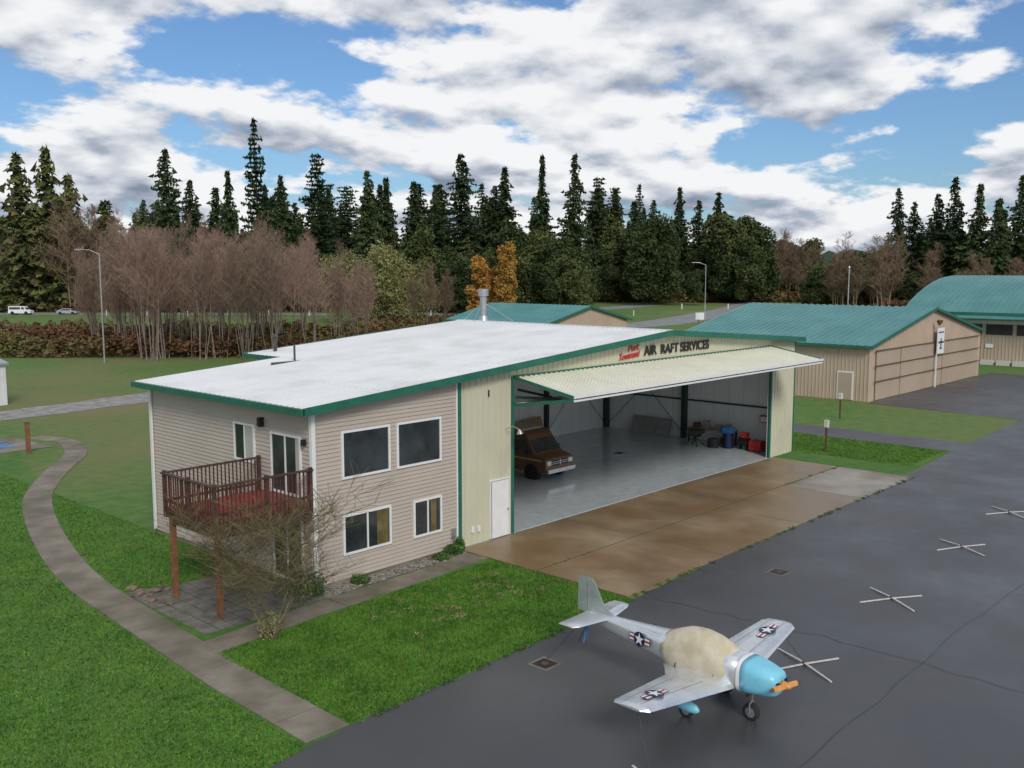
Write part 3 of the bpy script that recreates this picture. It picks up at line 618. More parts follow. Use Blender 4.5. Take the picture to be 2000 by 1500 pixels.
boxes('sliding_door_panels',[(73+i*4.75,73+i*4.75+4.7,29.36-.05*(i%2),29.42-.05*(i%2),.05,3.9) for i in range(5)],'tand',h2)
boxes('door_rails',[(72.6,97.2,29.2,29.29,z,z+.05) for z in(1.5,2.7,3.88)],'rust',h2)
boxes('side_door',[(71.9,71.96,30.8,31.9,.05,2.15)],'tand',h2)
boxes('door_frame',[(71.92,71.97,30.7,30.8,.05,2.25),(71.92,71.97,31.9,32.0,.05,2.25),(71.92,71.97,30.8,31.9,2.15,2.25)],'white',h2)
box('hanging_sign',84.9,86.5,29.0,29.06,2.9,5.1,'white',h2)
boxes('sign_mark',[(85.6,85.8,28.98,29.0,3.3,4.2),(85.1,86.3,28.97,28.99,3.8,3.95),(85.4,86.0,28.975,28.995,3.3,3.4),(85.1,86.3,28.98,29.0,4.68,4.78)],'letters',h2)
box('sign_pole',85.1,85.2,29.08,29.18,0,2.9,'white',h2)
cyl('gable_lamp',(84.9,29.1,5.75),(84.9,28.8,5.55),.1,.28,'rust',h2)
h4=neighbour('rear_tan_hangar',78,92.5,67,82,4.3,5.95)
h3=group('arched_hangar',(125,30,0))
ax0,ax1,ay0,ay1=110,140,8,41
ribbed('side_wall',(ax0,ay1,0),(ax0,ay0,0),(ax0,ay0,5.4),(ax0,ay1,5.4),.35,.05,'tan',h3)
ns=14
prof=[(ax0-.6+(ax1-ax0+1.2)*i/ns, 5.4+3.9*math.sin(math.pi*i/ns)**.8) for i in range(ns+1)]
for i in range(ns): 
    (xa,za),(xb,zb)=prof[i],prof[i+1]
    ribbed('roof_panel_%d'%i,(xa,ay0,za),(xa,ay1+.4,za),(xb,ay1+.4,zb),(xb,ay0,zb),.6,.10,'teal',h3,flip=True)
mesh('end_wall',[(x,ay1,z) for x,z in prof]+[(ax1,ay1,0),(ax0,ay1,0)],[tuple(range(ns+3))],'tan',h3)
boxes('eave_trim',[(ax0-.75,ax0-.6,ay0,ay1+.4,5.15,5.55)],'green',h3)
boxes('lean_roof',[[(ax0-1.6,ay0,4.9),(ax0+.1,ay0,5.3),(ax0+.1,ay1,5.3),(ax0-1.6,ay1,4.9),(ax0-1.6,ay0,5.0),(ax0+.1,ay0,5.4),(ax0+.1,ay1,5.4),(ax0-1.6,ay1,5.0)]],'teal',h3)
boxes('clerestory_windows',[(ax0-.09,ax0-.06,y,y+2.6,3.2,4.3) for y in(24,27,30,33,36)],'glass',h3)
boxes('canvas_panels',[(ax0-.13,ax0-.10,ay0+10,ay1-2,4.35,4.75)],'board',h3)
boxes('base_blocks',[(ax0-.6,ax0-.1,y,y+1.3,0,.5) for y in np.arange(14,34,1.6)],'board',h3)
box('wall_notice',ax0-.10,ax0-.07,31.8,32.6,1.8,2.2,'white',h3)
shd=group('white_shed',(22,78,0))
ribbed('shed_front',(18,75,0),(26.8,76.2,0),(26.8,76.2,3.0),(18,75,3.0),.3,.03,'whiteroof',shd)
ribbed('shed_side',(26.8,76.2,0),(26.2,81,0),(26.2,81,3.0),(26.8,76.2,3.0),.3,.03,'whiteroof',shd)
boxes('shed_roof',[[(17.8,74.8,3.0),(27,76,3.0),(26.4,81.2,3.0),(17,80.4,3.0),(17.8,74.8,3.15),(27,76,3.15),(26.2,78.6,4.0),(17,78,4.0)]],'steel',shd)

# ---------------------------------------------------------------- aircraft
px,py=18.7,9.2
pg=group('light_aircraft',(px,py,0))
def P(lx,ly,z): return (px+lx,py+ly,z)
def loft(name,st,m,k=28,exp=2.4,caps=True,fn=None):
    v=[];f=[]
    for ly,cz,hw,hh in st:
        for i in range(k):
            t=2*math.pi*i/k; c,s=math.cos(t),math.sin(t)
            x=hw*math.copysign(abs(c)**(2/exp),c); z=cz+hh*math.copysign(abs(s)**(2/exp),s)
            if fn: x,z=fn(x,z,ly,t)
            v.append(P(x,ly,z))
    n=len(st)
    for j in range(n-1):
        for i in range(k): f.append((j*k+i,j*k+(i+1)%k,(j+1)*k+(i+1)%k,(j+1)*k+i))
    if caps: f+=[tuple(range(k))[::-1],tuple(range((n-1)*k,n*k))]
    o=mesh(name,v,f,m,pg,smooth=True); return o
loft('fuselage',[(.90,1.08,.43,.37),(1.3,1.09,.46,.40),(1.8,1.1,.47,.42),(2.5,1.12,.44,.41),(3.1,1.15,.36,.34),(3.8,1.19,.27,.27),(4.6,1.24,.17,.2),(5.3,1.28,.08,.13),(5.55,1.3,.03,.08)],'alu',exp=3.0)
loft('engine_cowl',[(.10,1.04,.17,.13),(.11,1.04,.26,.20),(.15,1.045,.305,.245),(.26,1.05,.35,.29),(.50,1.065,.405,.335),(.72,1.075,.435,.365),(.88,1.08,.445,.385)],'blue',exp=3.4,k=36)
loft('cowl_stripe',[(.88,1.08,.447,.387),(.97,1.085,.452,.392)],'white',exp=3.2,caps=False)
boxes('cooling_inlets',[(px-.25,px-.12,py+.085,py+.13,1.04,1.13),(px+.12,px+.25,py+.085,py+.13,1.04,1.13)],'black',pg)
loft('spinner',[(-.14,1.04,.008,.008),(-.12,1.04,.035,.035),(-.06,1.04,.07,.07),(.02,1.04,.095,.095),(.09,1.04,.10,.10)],'orange',exp=2)
def blade(sgn,m,r0,r1):
    ang=math.radians(-10); v=[];f=[]
    for j in range(7):
        r=r0+(r1-r0)*j/6; c=.050*math.sin(math.pi*(.25+.68*(r/.80)))+.012; tw=math.radians(60-38*r/.80)
        for a,b in((-c,0),(0,.010),(c,0),(0,-.010)):
            cx=a*math.cos(tw)-b*math.sin(tw); cy=a*math.sin(tw)+b*math.cos(tw)
            x=sgn*(r*math.cos(ang))-cx*math.sin(ang); z=sgn*(r*math.sin(ang))+cx*math.cos(ang)
            v.append(P(x,-.01+cy,1.04+z))
    for j in range(6):
        for i in range(4): f.append((j*4+i,j*4+(i+1)%4,j*4+4+(i+1)%4,j*4+4+i))
    f+=[(24,25,26,27)]
    mesh('propeller_blade',v,f,m,pg,smooth=False)
for s in(1,-1): blade(s,'orange',.06,.56); blade(s,'rust',.56,.76)
AF=[(0,0),(.04,.05),(.15,.085),(.35,.10),(.6,.075),(.85,.03),(1,0),(.7,-.02),(.3,-.035),(.05,-.025)]
def surf(name,st,m,vert=False):
    v=[];f=[];k=len(AF)
    for lx,le,te,z,th in st:
        c=te-le
        for a,b in AF:
            if vert: v.append(P(b*c*th*1.0,le+a*c,z)) 
            else: v.append(P(lx,le+a*c,z+b*c*th))
    for j in range(len(st)-1):
        for i in range(k): f.append((j*k+i,j*k+(i+1)%k,(j+1)*k+(i+1)%k,(j+1)*k+i))
    f+=[tuple(range(k)),tuple(range((len(st)-1)*k,len(st)*k))[::-1]]
    return mesh(name,v,f,m,pg)
for s,nm in((-1,'right_wing'),(1,'left_wing')):
    surf(nm,[(s*.25,1.0,3.0,.80,1),(s*.55,1.04,2.75,.82,1),(s*.9,1.10,2.50,.85,1),(s*3.15,1.36,2.26,1.10,1),(s*3.3,1.5,2.16,1.12,.6)],'alu')
    surf(nm.replace('wing','tailplane'),[(s*.04,4.70,5.5,1.36,.8),(s*1.0,4.92,5.5,1.36,.8),(s*1.15,5.02,5.47,1.36,.5)],'alu')
    def wz(lx): return .85+.25*(abs(lx)-.9)/2.25
    q=[]
    for lx0,lx1,fr in((1.1,3.1,.76),(.9,3.1,.3)):
        pts=[]
        for lx in(lx0,lx1):
            le=1.10+.26*(lx-.9)/2.25; te=2.50-.24*(lx-.9)/2.25; zz=wz(lx)+(te-le)*(.052 if fr>.5 else .101); pts.append(P(s*lx,le+(te-le)*fr,zz))
        q.append(beamv(*pts,.012,.006))
    for lx in(1.1,1.7,3.0):
        le=1.10+.26*(lx-.9)/2.25; te=2.50-.24*(lx-.9)/2.25
        q.append(beamv(P(s*lx,le+(te-le)*.36,wz(lx)+(te-le)*.10),P(s*lx,le+(te-le)*.98,wz(lx)+(te-le)*.004),.01,.008))
    boxes(nm+'_seams',q,'greyp',pg)
surf('tail_fin',[(0,4.50,5.78,1.36,.5),(0,4.95,5.78,1.7,.5),(0,5.2,5.76,2.15,.5),(0,5.3,5.72,2.27,.4)],'alufin',vert=True)
box('rudder_gap',px-.03,px+.03,py+5.42,py+5.435,1.45,2.2,'greyp',pg)
def tf(x,z,ly,t):
    n=math.sin(5*t+ly*4)*.007+math.sin(11*t-ly*7)*.004
    return x*(1+n*1.3),z+n*.8
loft('canopy_cover',[(1.20,1.10,.44,.37),(1.30,1.12,.475,.43),(1.45,1.14,.485,.50),(1.70,1.15,.49,.58),(1.95,1.15,.49,.63),(2.2,1.15,.485,.635),(2.45,1.15,.475,.60),(2.65,1.14,.455,.53),(2.85,1.14,.425,.44),(3.0,1.14,.39,.365)],'tarp',k=44,exp=2.15,fn=tf)
segmesh('cover_straps',[P(-.50,1.5,1.0),P(-.49,2.5,1.0)],[P(-.45,1.6,.75),P(-.4,2.6,.75)],[.012]*2,[.012]*2,4,'black',pg)
def wheel(c,r,w,par,n=20,hub='steel'):
    x,y,z=c; v=[];f=[]
    pr=[(-w*.5,r*.6),(-w*.5,r*.88),(-w*.32,r),(w*.32,r),(w*.5,r*.88),(w*.5,r*.6)]
    for i in range(n):
        t=2*math.pi*i/n
        for a,q in pr: v.append((x+a,y+q*math.cos(t),z+q*math.sin(t)))
    k=len(pr)
    for i in range(n):
        for j in range(k-1): f.append((i*k+j,i*k+j+1,((i+1)%n)*k+j+1,((i+1)%n)*k+j))
    mesh('tyre',v,f,'rubber',par,smooth=True); cyl('wheel_hub',(x-w*.42,y,z),(x+w*.42,y,z),r*.62,r*.62,hub,par,14)
wheel(P(0,.8,.2),.20,.13,pg)
for s in(-1,1):
    wheel(P(s*.85,1.95,.18),.18,.12,pg)
    beam('gear_leg',P(s*.35,1.9,.8),P(s*.85,1.95,.25),.09,.03,'alu',pg)
    v=loft('wheel_fairing',[(1.62,.24,.02,.03),(1.7,.25,.08,.10),(1.9,.26,.105,.14),(2.1,.27,.09,.12),(2.35,.28,.02,.04)],'blue',k=14,exp=2); v.location.x+=s*.85
segmesh('nose_leg',[P(0,.75,.95),P(-.09,.8,.42),P(.09,.8,.42),P(-.09,.8,.42)],[P(0,.8,.42),P(-.09,.8,.2),P(.09,.8,.2),P(.09,.8,.42)],[.035,.02,.02,.02],[.03,.02,.02,.02],8,'steel',pg)
segmesh('exhaust_and_step',[P(.15,.7,.75),P(-.15,.7,.75)],[P(.18,.85,.6),P(-.18,.85,.6)],[.03]*2,[.03]*2,8,'rust',pg)
def insignia(name,O,U,V,s):
    O,U,V=Vector(O),Vector(U).normalized(),Vector(V).normalized(); N_=U.cross(V).normalized()
    def poly(nm,pts,h,m): mesh(nm,[O+U*a*s+V*b*s+N_*h for a,b in pts],[tuple(range(len(pts)))],m,pg)
    poly(name+'_border',[(-2.1,-.55),(2.1,-.55),(2.1,.55),(-2.1,.55)],.004,'navy')
    poly(name+'_bars',[(-2.0,-.45),(2.0,-.45),(2.0,.45),(-2.0,.45)],.008,'white')
    poly(name+'_stripe',[(-2.0,-.15),(2.0,-.15),(2.0,.15),(-2.0,.15)],.012,'red')
    poly(name+'_disc',[(1.1*math.cos(t*math.pi/16),1.1*math.sin(t*math.pi/16)) for t in range(32)],.016,'navy')
    st=[((1.0 if i%2==0 else .382)*math.sin(i*math.pi/5),(1.0 if i%2==0 else .382)*math.cos(i*math.pi/5)) for i in range(10)]
    mesh(name+'_star',[O+N_*.02]+[O+U*a*s+V*b*s+N_*.02 for a,b in st],[(0,1+(i+1)%10,1+i) for i in range(10)],'white',pg)
for s in(-1,1):
    lx=2.45; zz=.85+.25*(lx-.9)/2.25+.118
    insignia('wing_insignia',P(s*lx,1.74,zz),(1,0,s*.11),(0,1,-.02),.19)
insignia('fuselage_insignia',P(-.325,3.62,1.22),(-.16,-1,-.0),(0.05,0,1),.165)
insignia('fuselage_insignia_far',P(.325,3.62,1.22),(-.16,1,0),(-.05,0,1),.165)
def tiedown(x,y,rot=0,sz=1.1):
    g=group('tie_down_cross',(x,y,0))
    for k,a,h in((0,rot-.55,.05),(1,rot+.98,.09)):
        c,s=math.cos(a)*sz,math.sin(a)*sz; boxes('board_%d'%k,[beamv((x-c,y-s,.03),(x+c*.02,y+s*.02,h),.05,.025),beamv((x,y,h),(x+c,y+s,.03),.05,.025)],'board',g)
    cyl('anchor_ring',(x,y,.02),(x,y,.12),.05,.04,'rust',g,10)
for x,y,r in((28.75,10.8,0),(36.0,11.1,.06),(42.6,11.35,-.05),(22.3,10.5,.1),(14.75,9.75,.15)): tiedown(x,y,r)
rp=group('tie_down_ropes',(18.7,10.5,0))
segmesh('ropes',[P(-3.0,1.8,1.1),P(3.0,1.8,1.12),P(0,5.5,1.25),P(.05,5.4,1.25)],[(15.3,10.4,.1),(22.3,10.5,.1),(18.0,15.45,.05),(18.75,15.0,.45)],[.009]*4,[.009,.009,.010,.014],5,'pipe',rp)
segmesh('blue_rope',[P(0,5.45,1.2),P(0,5.5,.9),P(.06,5.5,.9)],[P(0,5.5,.85),P(-.08,5.52,.55),P(.05,5.5,.6)],[.02,.03,.02],[.03,.015,.012],6,'bluetarp',rp)
def drain(x,y,m='rust'):
    g=group('drain_cover',(x,y,0)); boxes('frame',[(x-.32,x+.32,y-.32,y+.32,0,.018)],'path',g); boxes('grate',[(x-.24,x+.24,y-.24,y+.24,.0,.024)],'black',g); cyl('ring',(x,y,.02),(x,y,.035),.1,.1,m,g,12)
drain(17.9,15.4); drain(28.9,14.6)
drn=group('floor_drain',(42.2,31,0)); boxes('grate',[(41.9,42.5,30.8,31.2,.03,.05)],'black',drn)

# ---------------------------------------------------------------- vehicles
def car(name,x,y,rot,prof,w,top,belt,paint,wins,shield,wheels,wr,extra=None,tumble=.14):
    g=group(name,(0,0,0)); n=len(prof)
    def hw(z): return w/2-(tumble*max(0,min(1,(z-belt)/(top-belt)))) 
    v=[(-hw(z),l,z) for l,z in prof]+[(hw(z),l,z) for l,z in prof]
    f=[tuple(range(n)),tuple(range(n,2*n))[::-1]]+[(i,i+n,(i+1)%n+n,(i+1)%n) for i in range(n)]
    b=mesh('body',v,f,paint,g); md=b.modifiers.new('bev','BEVEL'); md.width=.05; md.segments=3; md.limit_method='ANGLE'; md.angle_limit=.5
    for s in(-1,1):
        for k,wn in enumerate(wins): mesh('side_window_%d'%k,[(s*(hw(z)+.008),l,z) for l,z in wn],[tuple(range(len(wn)))],'glass',g)
        for wl in wheels:
            wheel((s*(w/2-.1),wl,wr),wr,.22,g,hub='chrome'); cyl('arch',(s*(w/2-.3),wl,wr+.02),(s*(w/2+.004),wl,wr+.02),wr*1.2,wr*1.2,'black',g,20)
    for k,(a,c) in enumerate(shield):
        (l0,z0),(l1,z1)=a,c; dl,dz_=l1-l0,z1-z0; L=math.hypot(dl,dz_); nl,nz=-dz_/L*.012,dl/L*.012
        if nz<0: nl,nz=-nl,-nz
        mesh('windshield' if k==0 else 'rear_window',[(-(hw(z0)-.08),l0+nl,z0+nz),((hw(z0)-.08),l0+nl,z0+nz),((hw(z1)-.08),l1+nl,z1+nz),(-(hw(z1)-.08),l1+nl,z1+nz)],[(0,1,2,3)],'glass',g)
    if extra: extra(g,hw)
    g.location=(x,y,0); g.rotation_euler=(0,0,rot)
    for o in g.children: o.matrix_parent_inverse=Matrix.Identity(4)
    return g
def vx(g,hw):
    boxes('grille',[(-.62,.62,-.03,.02,.76,1.02)],'black',g); boxes('grille_bars',[(-.62,.62,-.045,-.03,.84,.86),(-.62,.62,-.045,-.03,.93,.95),(-.02,.02,-.05,-.03,.76,1.02)],'chrome',g)
    boxes('headlights',[(-.92,-.64,-.03,.03,.80,1.00),(.64,.92,-.03,.03,.80,1.00)],'lamp',g)
    boxes('bumper',[(-1.0,1.0,-.16,.02,.44,.62)],'chrome',g); boxes('number_plate',[(-.15,.15,-.175,-.16,.47,.60)],'vanwhite',g)
    boxes('roof_cap',[(-.80,.80,1.75,5.2,2.27,2.34)],'tanv',g); boxes('air_conditioner',[(-.3,.3,3.2,3.9,2.34,2.52)],'vanwhite',g)
    boxes('mirrors',[(-1.20,-1.02,1.0,1.08,1.25,1.5),(1.02,1.20,1.0,1.08,1.25,1.5)],'black',g)
    boxes('side_stripe',[(-1.008,-.995,.3,5.2,.98,1.05),(.995,1.008,.3,5.2,.98,1.05)],'tanv',g)
    boxes('cab_door_seams',[(s*1.0-.006,s*1.0+.006,y,y+.015,.5,1.25) for s in(-1,1) for y in(1.2,2.1,3.5)],'black',g)
    boxes('windscreen_wipers',[beamv((-.5,.76,1.32),(-.05,.80,1.36),.02,.02),beamv((.05,.76,1.32),(.5,.80,1.36),.02,.02)],'black',g)
car('camper_van',34.9,29.15,0,[(.0,.40),(.0,.66),(.02,1.04),(.08,1.12),(.68,1.26),(1.18,1.92),(1.35,2.15),(1.65,2.27),(5.3,2.27),(5.38,2.15),(5.4,.40)],2.0,2.27,1.2,'brown',
 [[(.98,1.32),(2.0,1.32),(2.0,1.86),(1.33,1.86)],[(2.1,1.32),(3.4,1.32),(3.4,1.86),(2.1,1.86)],[(3.6,1.32),(5.1,1.32),(5.1,1.86),(3.6,1.86)]],[((.73,1.33),(1.17,1.905))],(.95,4.3),.36,vx,.10)
cp=[(.0,.3),(0,.65),(.9,.85),(1.5,1.35),(3.2,1.42),(4.1,.95),(4.5,.9),(4.55,.3)]
cw=[[(1.2,.92),(3.7,.92),(3.1,1.33),(1.6,1.3)]]
hr=math.atan2(R[1],R[0])
x,y=site(220,-99); car('parked_car',x,y,hr+math.pi/2,cp,1.8,1.42,.85,'vandark',cw,[((.98,.92),(1.46,1.3)),((3.3,1.38),(4.0,1.0))],(.85,3.7),.32)
x,y=site(219,-109); car('white_van',x,y,hr+math.pi/2,[(.0,.35),(0,.9),(.8,1.1),(1.4,1.9),(4.9,1.95),(5,.35)],1.95,1.95,1.1,'vanwhite',[[(1.1,1.2),(2.0,1.2),(2.0,1.75),(1.5,1.75)],[(2.2,1.2),(4.7,1.2),(4.7,1.75),(2.2,1.75)]],[((.88,1.2),(1.36,1.82))],(.9,4.0),.36)

# ---------------------------------------------------------------- hangar contents
wb=group('workbench',(48.2,28.5,0)); boxes('bench_top',[(47.8,48.7,27.4,30.2,.85,.92)],'ply',wb); boxes('bench_legs',[(a,a+.08,b,b+.08,.05,.85) for a in(47.82,48.6) for b in(27.45,30.1)],'dgreen',wb)
boxes('bench_clutter',[(48,48.3,27.6,27.9,.92,1.3),(48.1,48.5,28.2,28.6,.92,1.15),(48,48.2,28.9,29.3,.92,1.4),(48.3,48.6,29.2,29.5,.92,1.1)],'greyp',wb)
boxes('bench_boxes',[(47.9,48.3,29.6,29.9,.92,1.2),(47.95,48.5,27.5,28.1,.1,.5)],'rust',wb)
eg=group('engine_on_stand',(47.0,29.2,0)); boxes('crankcase',[(46.8,47.2,28.9,29.5,.6,1.0)],'black',eg); 
for i,(a,b) in enumerate(((46.5,29.0),(46.5,29.35),(47.5,29.0),(47.5,29.35))): cyl('cylinder_%d'%i,(47.0,b,.8),(a,b,.85),.14,.16,'pipe',eg,10)
boxes('stand_legs',[beamv((47.0,29.2,.6),(46.6,28.8,.06),.06,.06),beamv((47.0,29.2,.6),(47.4,28.8,.06),.06,.06),beamv((47.0,29.2,.6),(46.6,29.6,.06),.06,.06),beamv((47.0,29.2,.6),(47.4,29.6,.06),.06,.06)],'dgreen',eg)
dr=group('blue_drum',(47.6,27,0)); cyl('drum_body',(47.6,27.4,.05),(47.6,27.4,.85),.3,.3,'navy',dr,20); cyl('drum_rim',(47.6,27.4,.85),(47.6,27.4,.9),.32,.32,'navy',dr,20); boxes('drum_tarp',[(47.4,48.0,27.2,27.7,.9,1.2)],'bluetarp',dr)
tyr=group('stacked_tyres',(47.2,28.1,0)); cyl('tyre_low',(47.2,28.1,.05),(47.2,28.1,.3),.33,.33,'rubber',tyr,18); cyl('tyre_high',(47.2,28.1,.31),(47.2,28.1,.55),.31,.31,'rubber',tyr,18)
tb=group('red_tool_chest',(48,25.9,0)); boxes('drawers',[(47.4,48.0,25.3,26.0,.15,.65)],'red',tb); boxes('drawer_gaps',[(47.39,47.4,25.32,25.98,z,z+.02) for z in(.3,.45,.6)],'black',tb); boxes('castors',[(a,a+.08,b,b+.08,.05,.15) for a in(47.42,47.9) for b in(25.32,25.9)],'black',tb)
cmp_=group('air_compressor',(47.9,26.5,0)); cyl('tank',(47.8,26.2,.5),(47.8,26.8,.5),.22,.22,'black',cmp_,16); boxes('motor',[(47.65,48.0,26.3,26.65,.72,1.0)],'red',cmp_); boxes('tank_feet',[(47.65,47.95,26.25,26.3,.05,.35),(47.65,47.95,26.7,26.75,.05,.35)],'black',cmp_)
fe=group('wall_cabinet',(48.9,27.5,0)); boxes('cabinet',[(48.75,48.97,25.6,26.1,1.5,1.9)],'red',fe); boxes('cabinet_door',[(48.73,48.75,25.65,26.05,1.55,1.85)],'vanwhite',fe)
lp=group('leaning_panels',(47.5,33,0)); boxes('panels',[[(48.2,31.8,.05),(48.28,31.8,.05),(48.28,34.6,.05),(48.2,34.6,.05),(48.6,31.8,1.1),(48.68,31.8,1.1),(48.68,34.6,1.1),(48.6,34.6,1.1)]],'greyp',lp)
pp=group('leaning_plywood',(42,37,0)); boxes('sheets',[[(39,36.2,.05),(42.2,36.2,.05),(42.2,36.26,.05),(39,36.26,.05),(39,36.7,1.3),(42.2,36.7,1.5),(42.2,36.76,1.5),(39,36.76,1.3)]],'ply',pp)

# ---------------------------------------------------------------- poles, posts, signs
def pole(name,x,y,h,lamp=True,a=0):
    g=group(name,(x,y,0)); cyl('pole',(x,y,0),(x,y,h),.10,.06,'steel',g,10)
    if lamp:
        c,s=math.cos(a),math.sin(a); segmesh('arm',[(x,y,h-.1),(x+c*1,y+s*1,h+.35)],[(x+c*1,y+s*1,h+.35),(x+c*2.0,y+s*2.0,h+.45)],[.05]*2,[.05]*2,6,'steel',g)
        boxes('lamp_head',[beamv((x+c*1.9,y+s*1.9,h+.42),(x+c*2.6,y+s*2.6,h+.40),.3,.12)],'steel',g)
    else: cyl('finial',(x,y,h),(x,y,h+.2),.12,.05,'white',g,10)
x,y=site(175,.2*175); pole('street_lamp',x,y,11,True,hr+math.pi)
x,y=site(104,-.425*104); pole('street_lamp',x,y,11.8,True,hr+math.pi)
x,y=site(112,.348*112); pole('flagpole',x,y,10.3,False)
sg=group('roadside_sign',(*site(178,35),0)); x,y=site(178,34.8)
boxes('sign_board',[beamv((x-.9*R[0],y-.9*R[1],1.6),(x+.9*R[0],y+.9*R[1],1.6),.08,1.3)],'white',sg); boxes('sign_posts',[(x-.6,x-.5,y,y+.1,0,1),(x+.5,x+.6,y-.5,y-.4,0,1)],'post',sg)
for x,y in((62.5,27.5),(50.6,23.0)):
    g=group('marker_post',(x,y,0)); boxes('post',[(x-.05,x+.05,y-.05,y+.05,0,1.5)],'rust',g); boxes('marker_box',[(x-.12,x+.12,y-.1,y+.1,1.35,1.75)],'board',g)
g=group('timber_bollard',(20.2,54.8,0)); boxes('post',[(20.1,20.3,54.7,54.9,0,1.7)],'post',g); boxes('post_cap',[(20.08,20.32,54.68,54.92,1.7,1.75)],'rust',g)
g=group('blue_ground_tarp',(16,58,0)); boxes('tarp_strips',[(13,20.5,57.5+i*.9,57.9+i*.9,.024,.05) for i in range(3)],'bluetarp',g)
rm=group('roadside_markers',(*site(215,-40),0)); bm=[]
for i in range(14):
    x,y=site(214,-90+i*9); bm.append((x-.08,x+.08,y-.08,y+.08,0,1.2))
for i in range(8):
    x,y=site(250,44+i*6); bm.append((x-.12,x+.12,y-.12,y+.12,0,1.4))
boxes('marker_stakes',bm,'white',rm)

# ---------------------------------------------------------------- camera
cam=bpy.data.cameras.new('camera'); co=bpy.data.objects.new('camera',cam); sc.collection.objects.link(co)
co.location=(0,0,10); co.rotation_euler=(math.radians(90-6.735),0,math.radians(42.75-90)); cam.lens=33.84; cam.sensor_width=36; cam.clip_end=5000; sc.camera=co

# ---------------------------------------------------------------- light & sky
S=Vector((-.42,-.72,.60)).normalized()
sd=bpy.data.lights.new('sun','SUN'); sd.energy=1.9; sd.angle=math.radians(16); sd.color=(1,.955,.89)
so=bpy.data.objects.new('sun',sd); so.rotation_euler=(-S).to_track_quat('-Z','Y').to_euler(); sc.collection.objects.link(so)
w=bpy.data.worlds.new('World'); sc.world=w; w.use_nodes=True; nt=w.node_tree; N=nt.nodes; L=nt.links
for n in list(N): N.remove(n)
out=N.new('ShaderNodeOutputWorld'); bg=N.new('ShaderNodeBackground'); L.new(bg.outputs[0],out.inputs[0]); bg.inputs['Strength'].default_value=.1
sky=N.new('ShaderNodeTexSky'); sky.sky_type='NISHITA'; sky.sun_disc=False; sky.sun_elevation=math.asin(S.z); sky.sun_rotation=math.atan2(S.x,S.y)
tc=N.new('ShaderNodeTexCoord'); G=tc.outputs['Generated']
def ma(op,a,b=None,c=None,clamp=False):
    n=N.new('ShaderNodeMath'); n.operation=op; n.use_clamp=clamp
    for i,x in enumerate((a,b,c)):
        if x is None: continue
        if isinstance(x,(int,float)): n.inputs[i].default_value=x
        else: L.new(x,n.inputs[i])
    return n.outputs[0]
def dot(v):
    n=N.new('ShaderNodeVectorMath'); n.operation='DOT_PRODUCT'; L.new(G,n.inputs[0]); n.inputs[1].default_value=v; return n.outputs['Value']
sp=N.new('ShaderNodeSeparateXYZ'); L.new(G,sp.inputs[0]); X_,Y_,Z_=sp.outputs
u=ma('ARCTAN2',dot((R[0],R[1],0)),dot((F[0],F[1],0))); v=Z_
def cloudn(dzv,scale,detail=7,off=0,rg=.52,base=.30):
    zc=ma('ADD',ma('MAXIMUM',ma('ADD',Z_,dzv),0),base)
    cb=N.new('ShaderNodeCombineXYZ'); L.new(ma('DIVIDE',X_,zc),cb.inputs[0]); L.new(ma('DIVIDE',Y_,zc),cb.inputs[1]); cb.inputs[2].default_value=off
    n=N.new('ShaderNodeTexNoise'); n.inputs['Scale'].default_value=scale; n.inputs['Detail'].default_value=detail; n.inputs['Roughness'].default_value=rg
    L.new(cb.outputs[0],n.inputs['Vector']); return n.outputs['Fac']
n1=cloudn(0,3.3,7,off=5.3,rg=.55,base=.28); n2=cloudn(.020,3.3,3,off=5.3,rg=.45,base=.28); nb=cloudn(0,1.6,2,off=8)
def gs(u0,v0,su,sv,amp):
    a=ma('DIVIDE',ma('SUBTRACT',u,u0),su); b=ma('DIVIDE',ma('SUBTRACT',v,v0),sv)
    return ma('MULTIPLY',ma('EXPONENT',ma('MULTIPLY',ma('ADD',ma('MULTIPLY',a,a),ma('MULTIPLY',b,b)),-1)),amp)
def tot(lst):
    s=None
    for g in lst: g=gs(*g); s=g if s is None else ma('ADD',s,g)
    return s
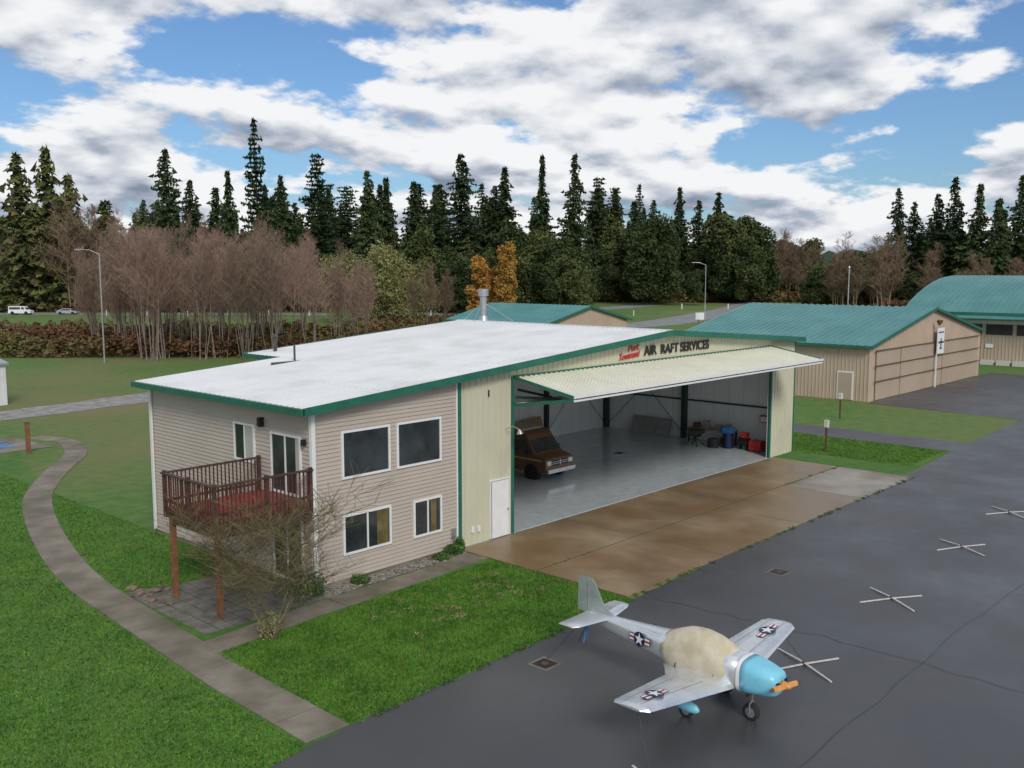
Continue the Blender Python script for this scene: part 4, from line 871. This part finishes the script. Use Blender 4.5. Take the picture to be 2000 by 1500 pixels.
holes=tot([(-.28,.205,.15,.028,-.14),(-.19,.155,.10,.020,-.13),(.42,.14,.10,.03,-.14),(.15,.215,.06,.02,-.08),
   (-.45,.25,.15,.05,.15),(.25,.26,.25,.05,.13),(.02,.165,.14,.030,.11),(.24,.17,.10,.03,.09),(0,.02,2,.06,.12)])
dens=ma('ADD',n1,holes)
mr=N.new('ShaderNodeMapRange'); mr.interpolation_type='SMOOTHSTEP'; L.new(dens,mr.inputs['Value']); mr.inputs['From Min'].default_value=.43; mr.inputs['From Max'].default_value=.52
dark=tot([(-.45,.245,.14,.03,-.40),(.03,.150,.13,.012,-.22),(.24,.20,.08,.02,-.10)])
lit=ma('ADD',ma('MULTIPLY',ma('SUBTRACT',n1,n2),4.0),.80)
lit=ma('SUBTRACT',lit,ma('MULTIPLY',ma('SUBTRACT',nb,.5),1.4)); lit=ma('ADD',lit,dark)
lit=ma('SUBTRACT',lit,ma('MULTIPLY',ma('MAXIMUM',ma('SUBTRACT',dens,.60),0),1.6))
cr=N.new('ShaderNodeValToRGB'); L.new(lit,cr.inputs['Fac']); e=cr.color_ramp.elements
e[0].position=0; e[0].color=(.22,.26,.34,1); e[1].position=1; e[1].color=(.87,.875,.89,1)
m_=e.new(.35); m_.color=(.40,.445,.53,1); m_=e.new(.68); m_.color=(.66,.69,.74,1)
sc10=N.new('ShaderNodeVectorMath'); sc10.operation='SCALE'; L.new(cr.outputs['Color'],sc10.inputs[0]); sc10.inputs['Scale'].default_value=10.5
tint=N.new('ShaderNodeVectorMath'); tint.operation='MULTIPLY'; L.new(sky.outputs[0],tint.inputs[0]); tint.inputs[1].default_value=(.60,.82,1.08)
mx=N.new('ShaderNodeMix'); mx.data_type='RGBA'; L.new(mr.outputs[0],mx.inputs['Factor']); L.new(tint.outputs[0],mx.inputs['A']); L.new(sc10.outputs[0],mx.inputs['B'])
L.new(mx.outputs['Result'],bg.inputs['Color'])
sc.view_settings.view_transform='Standard'; sc.view_settings.look='None'; sc.view_settings.exposure=0
print('OBJECTS',len(sc.objects))
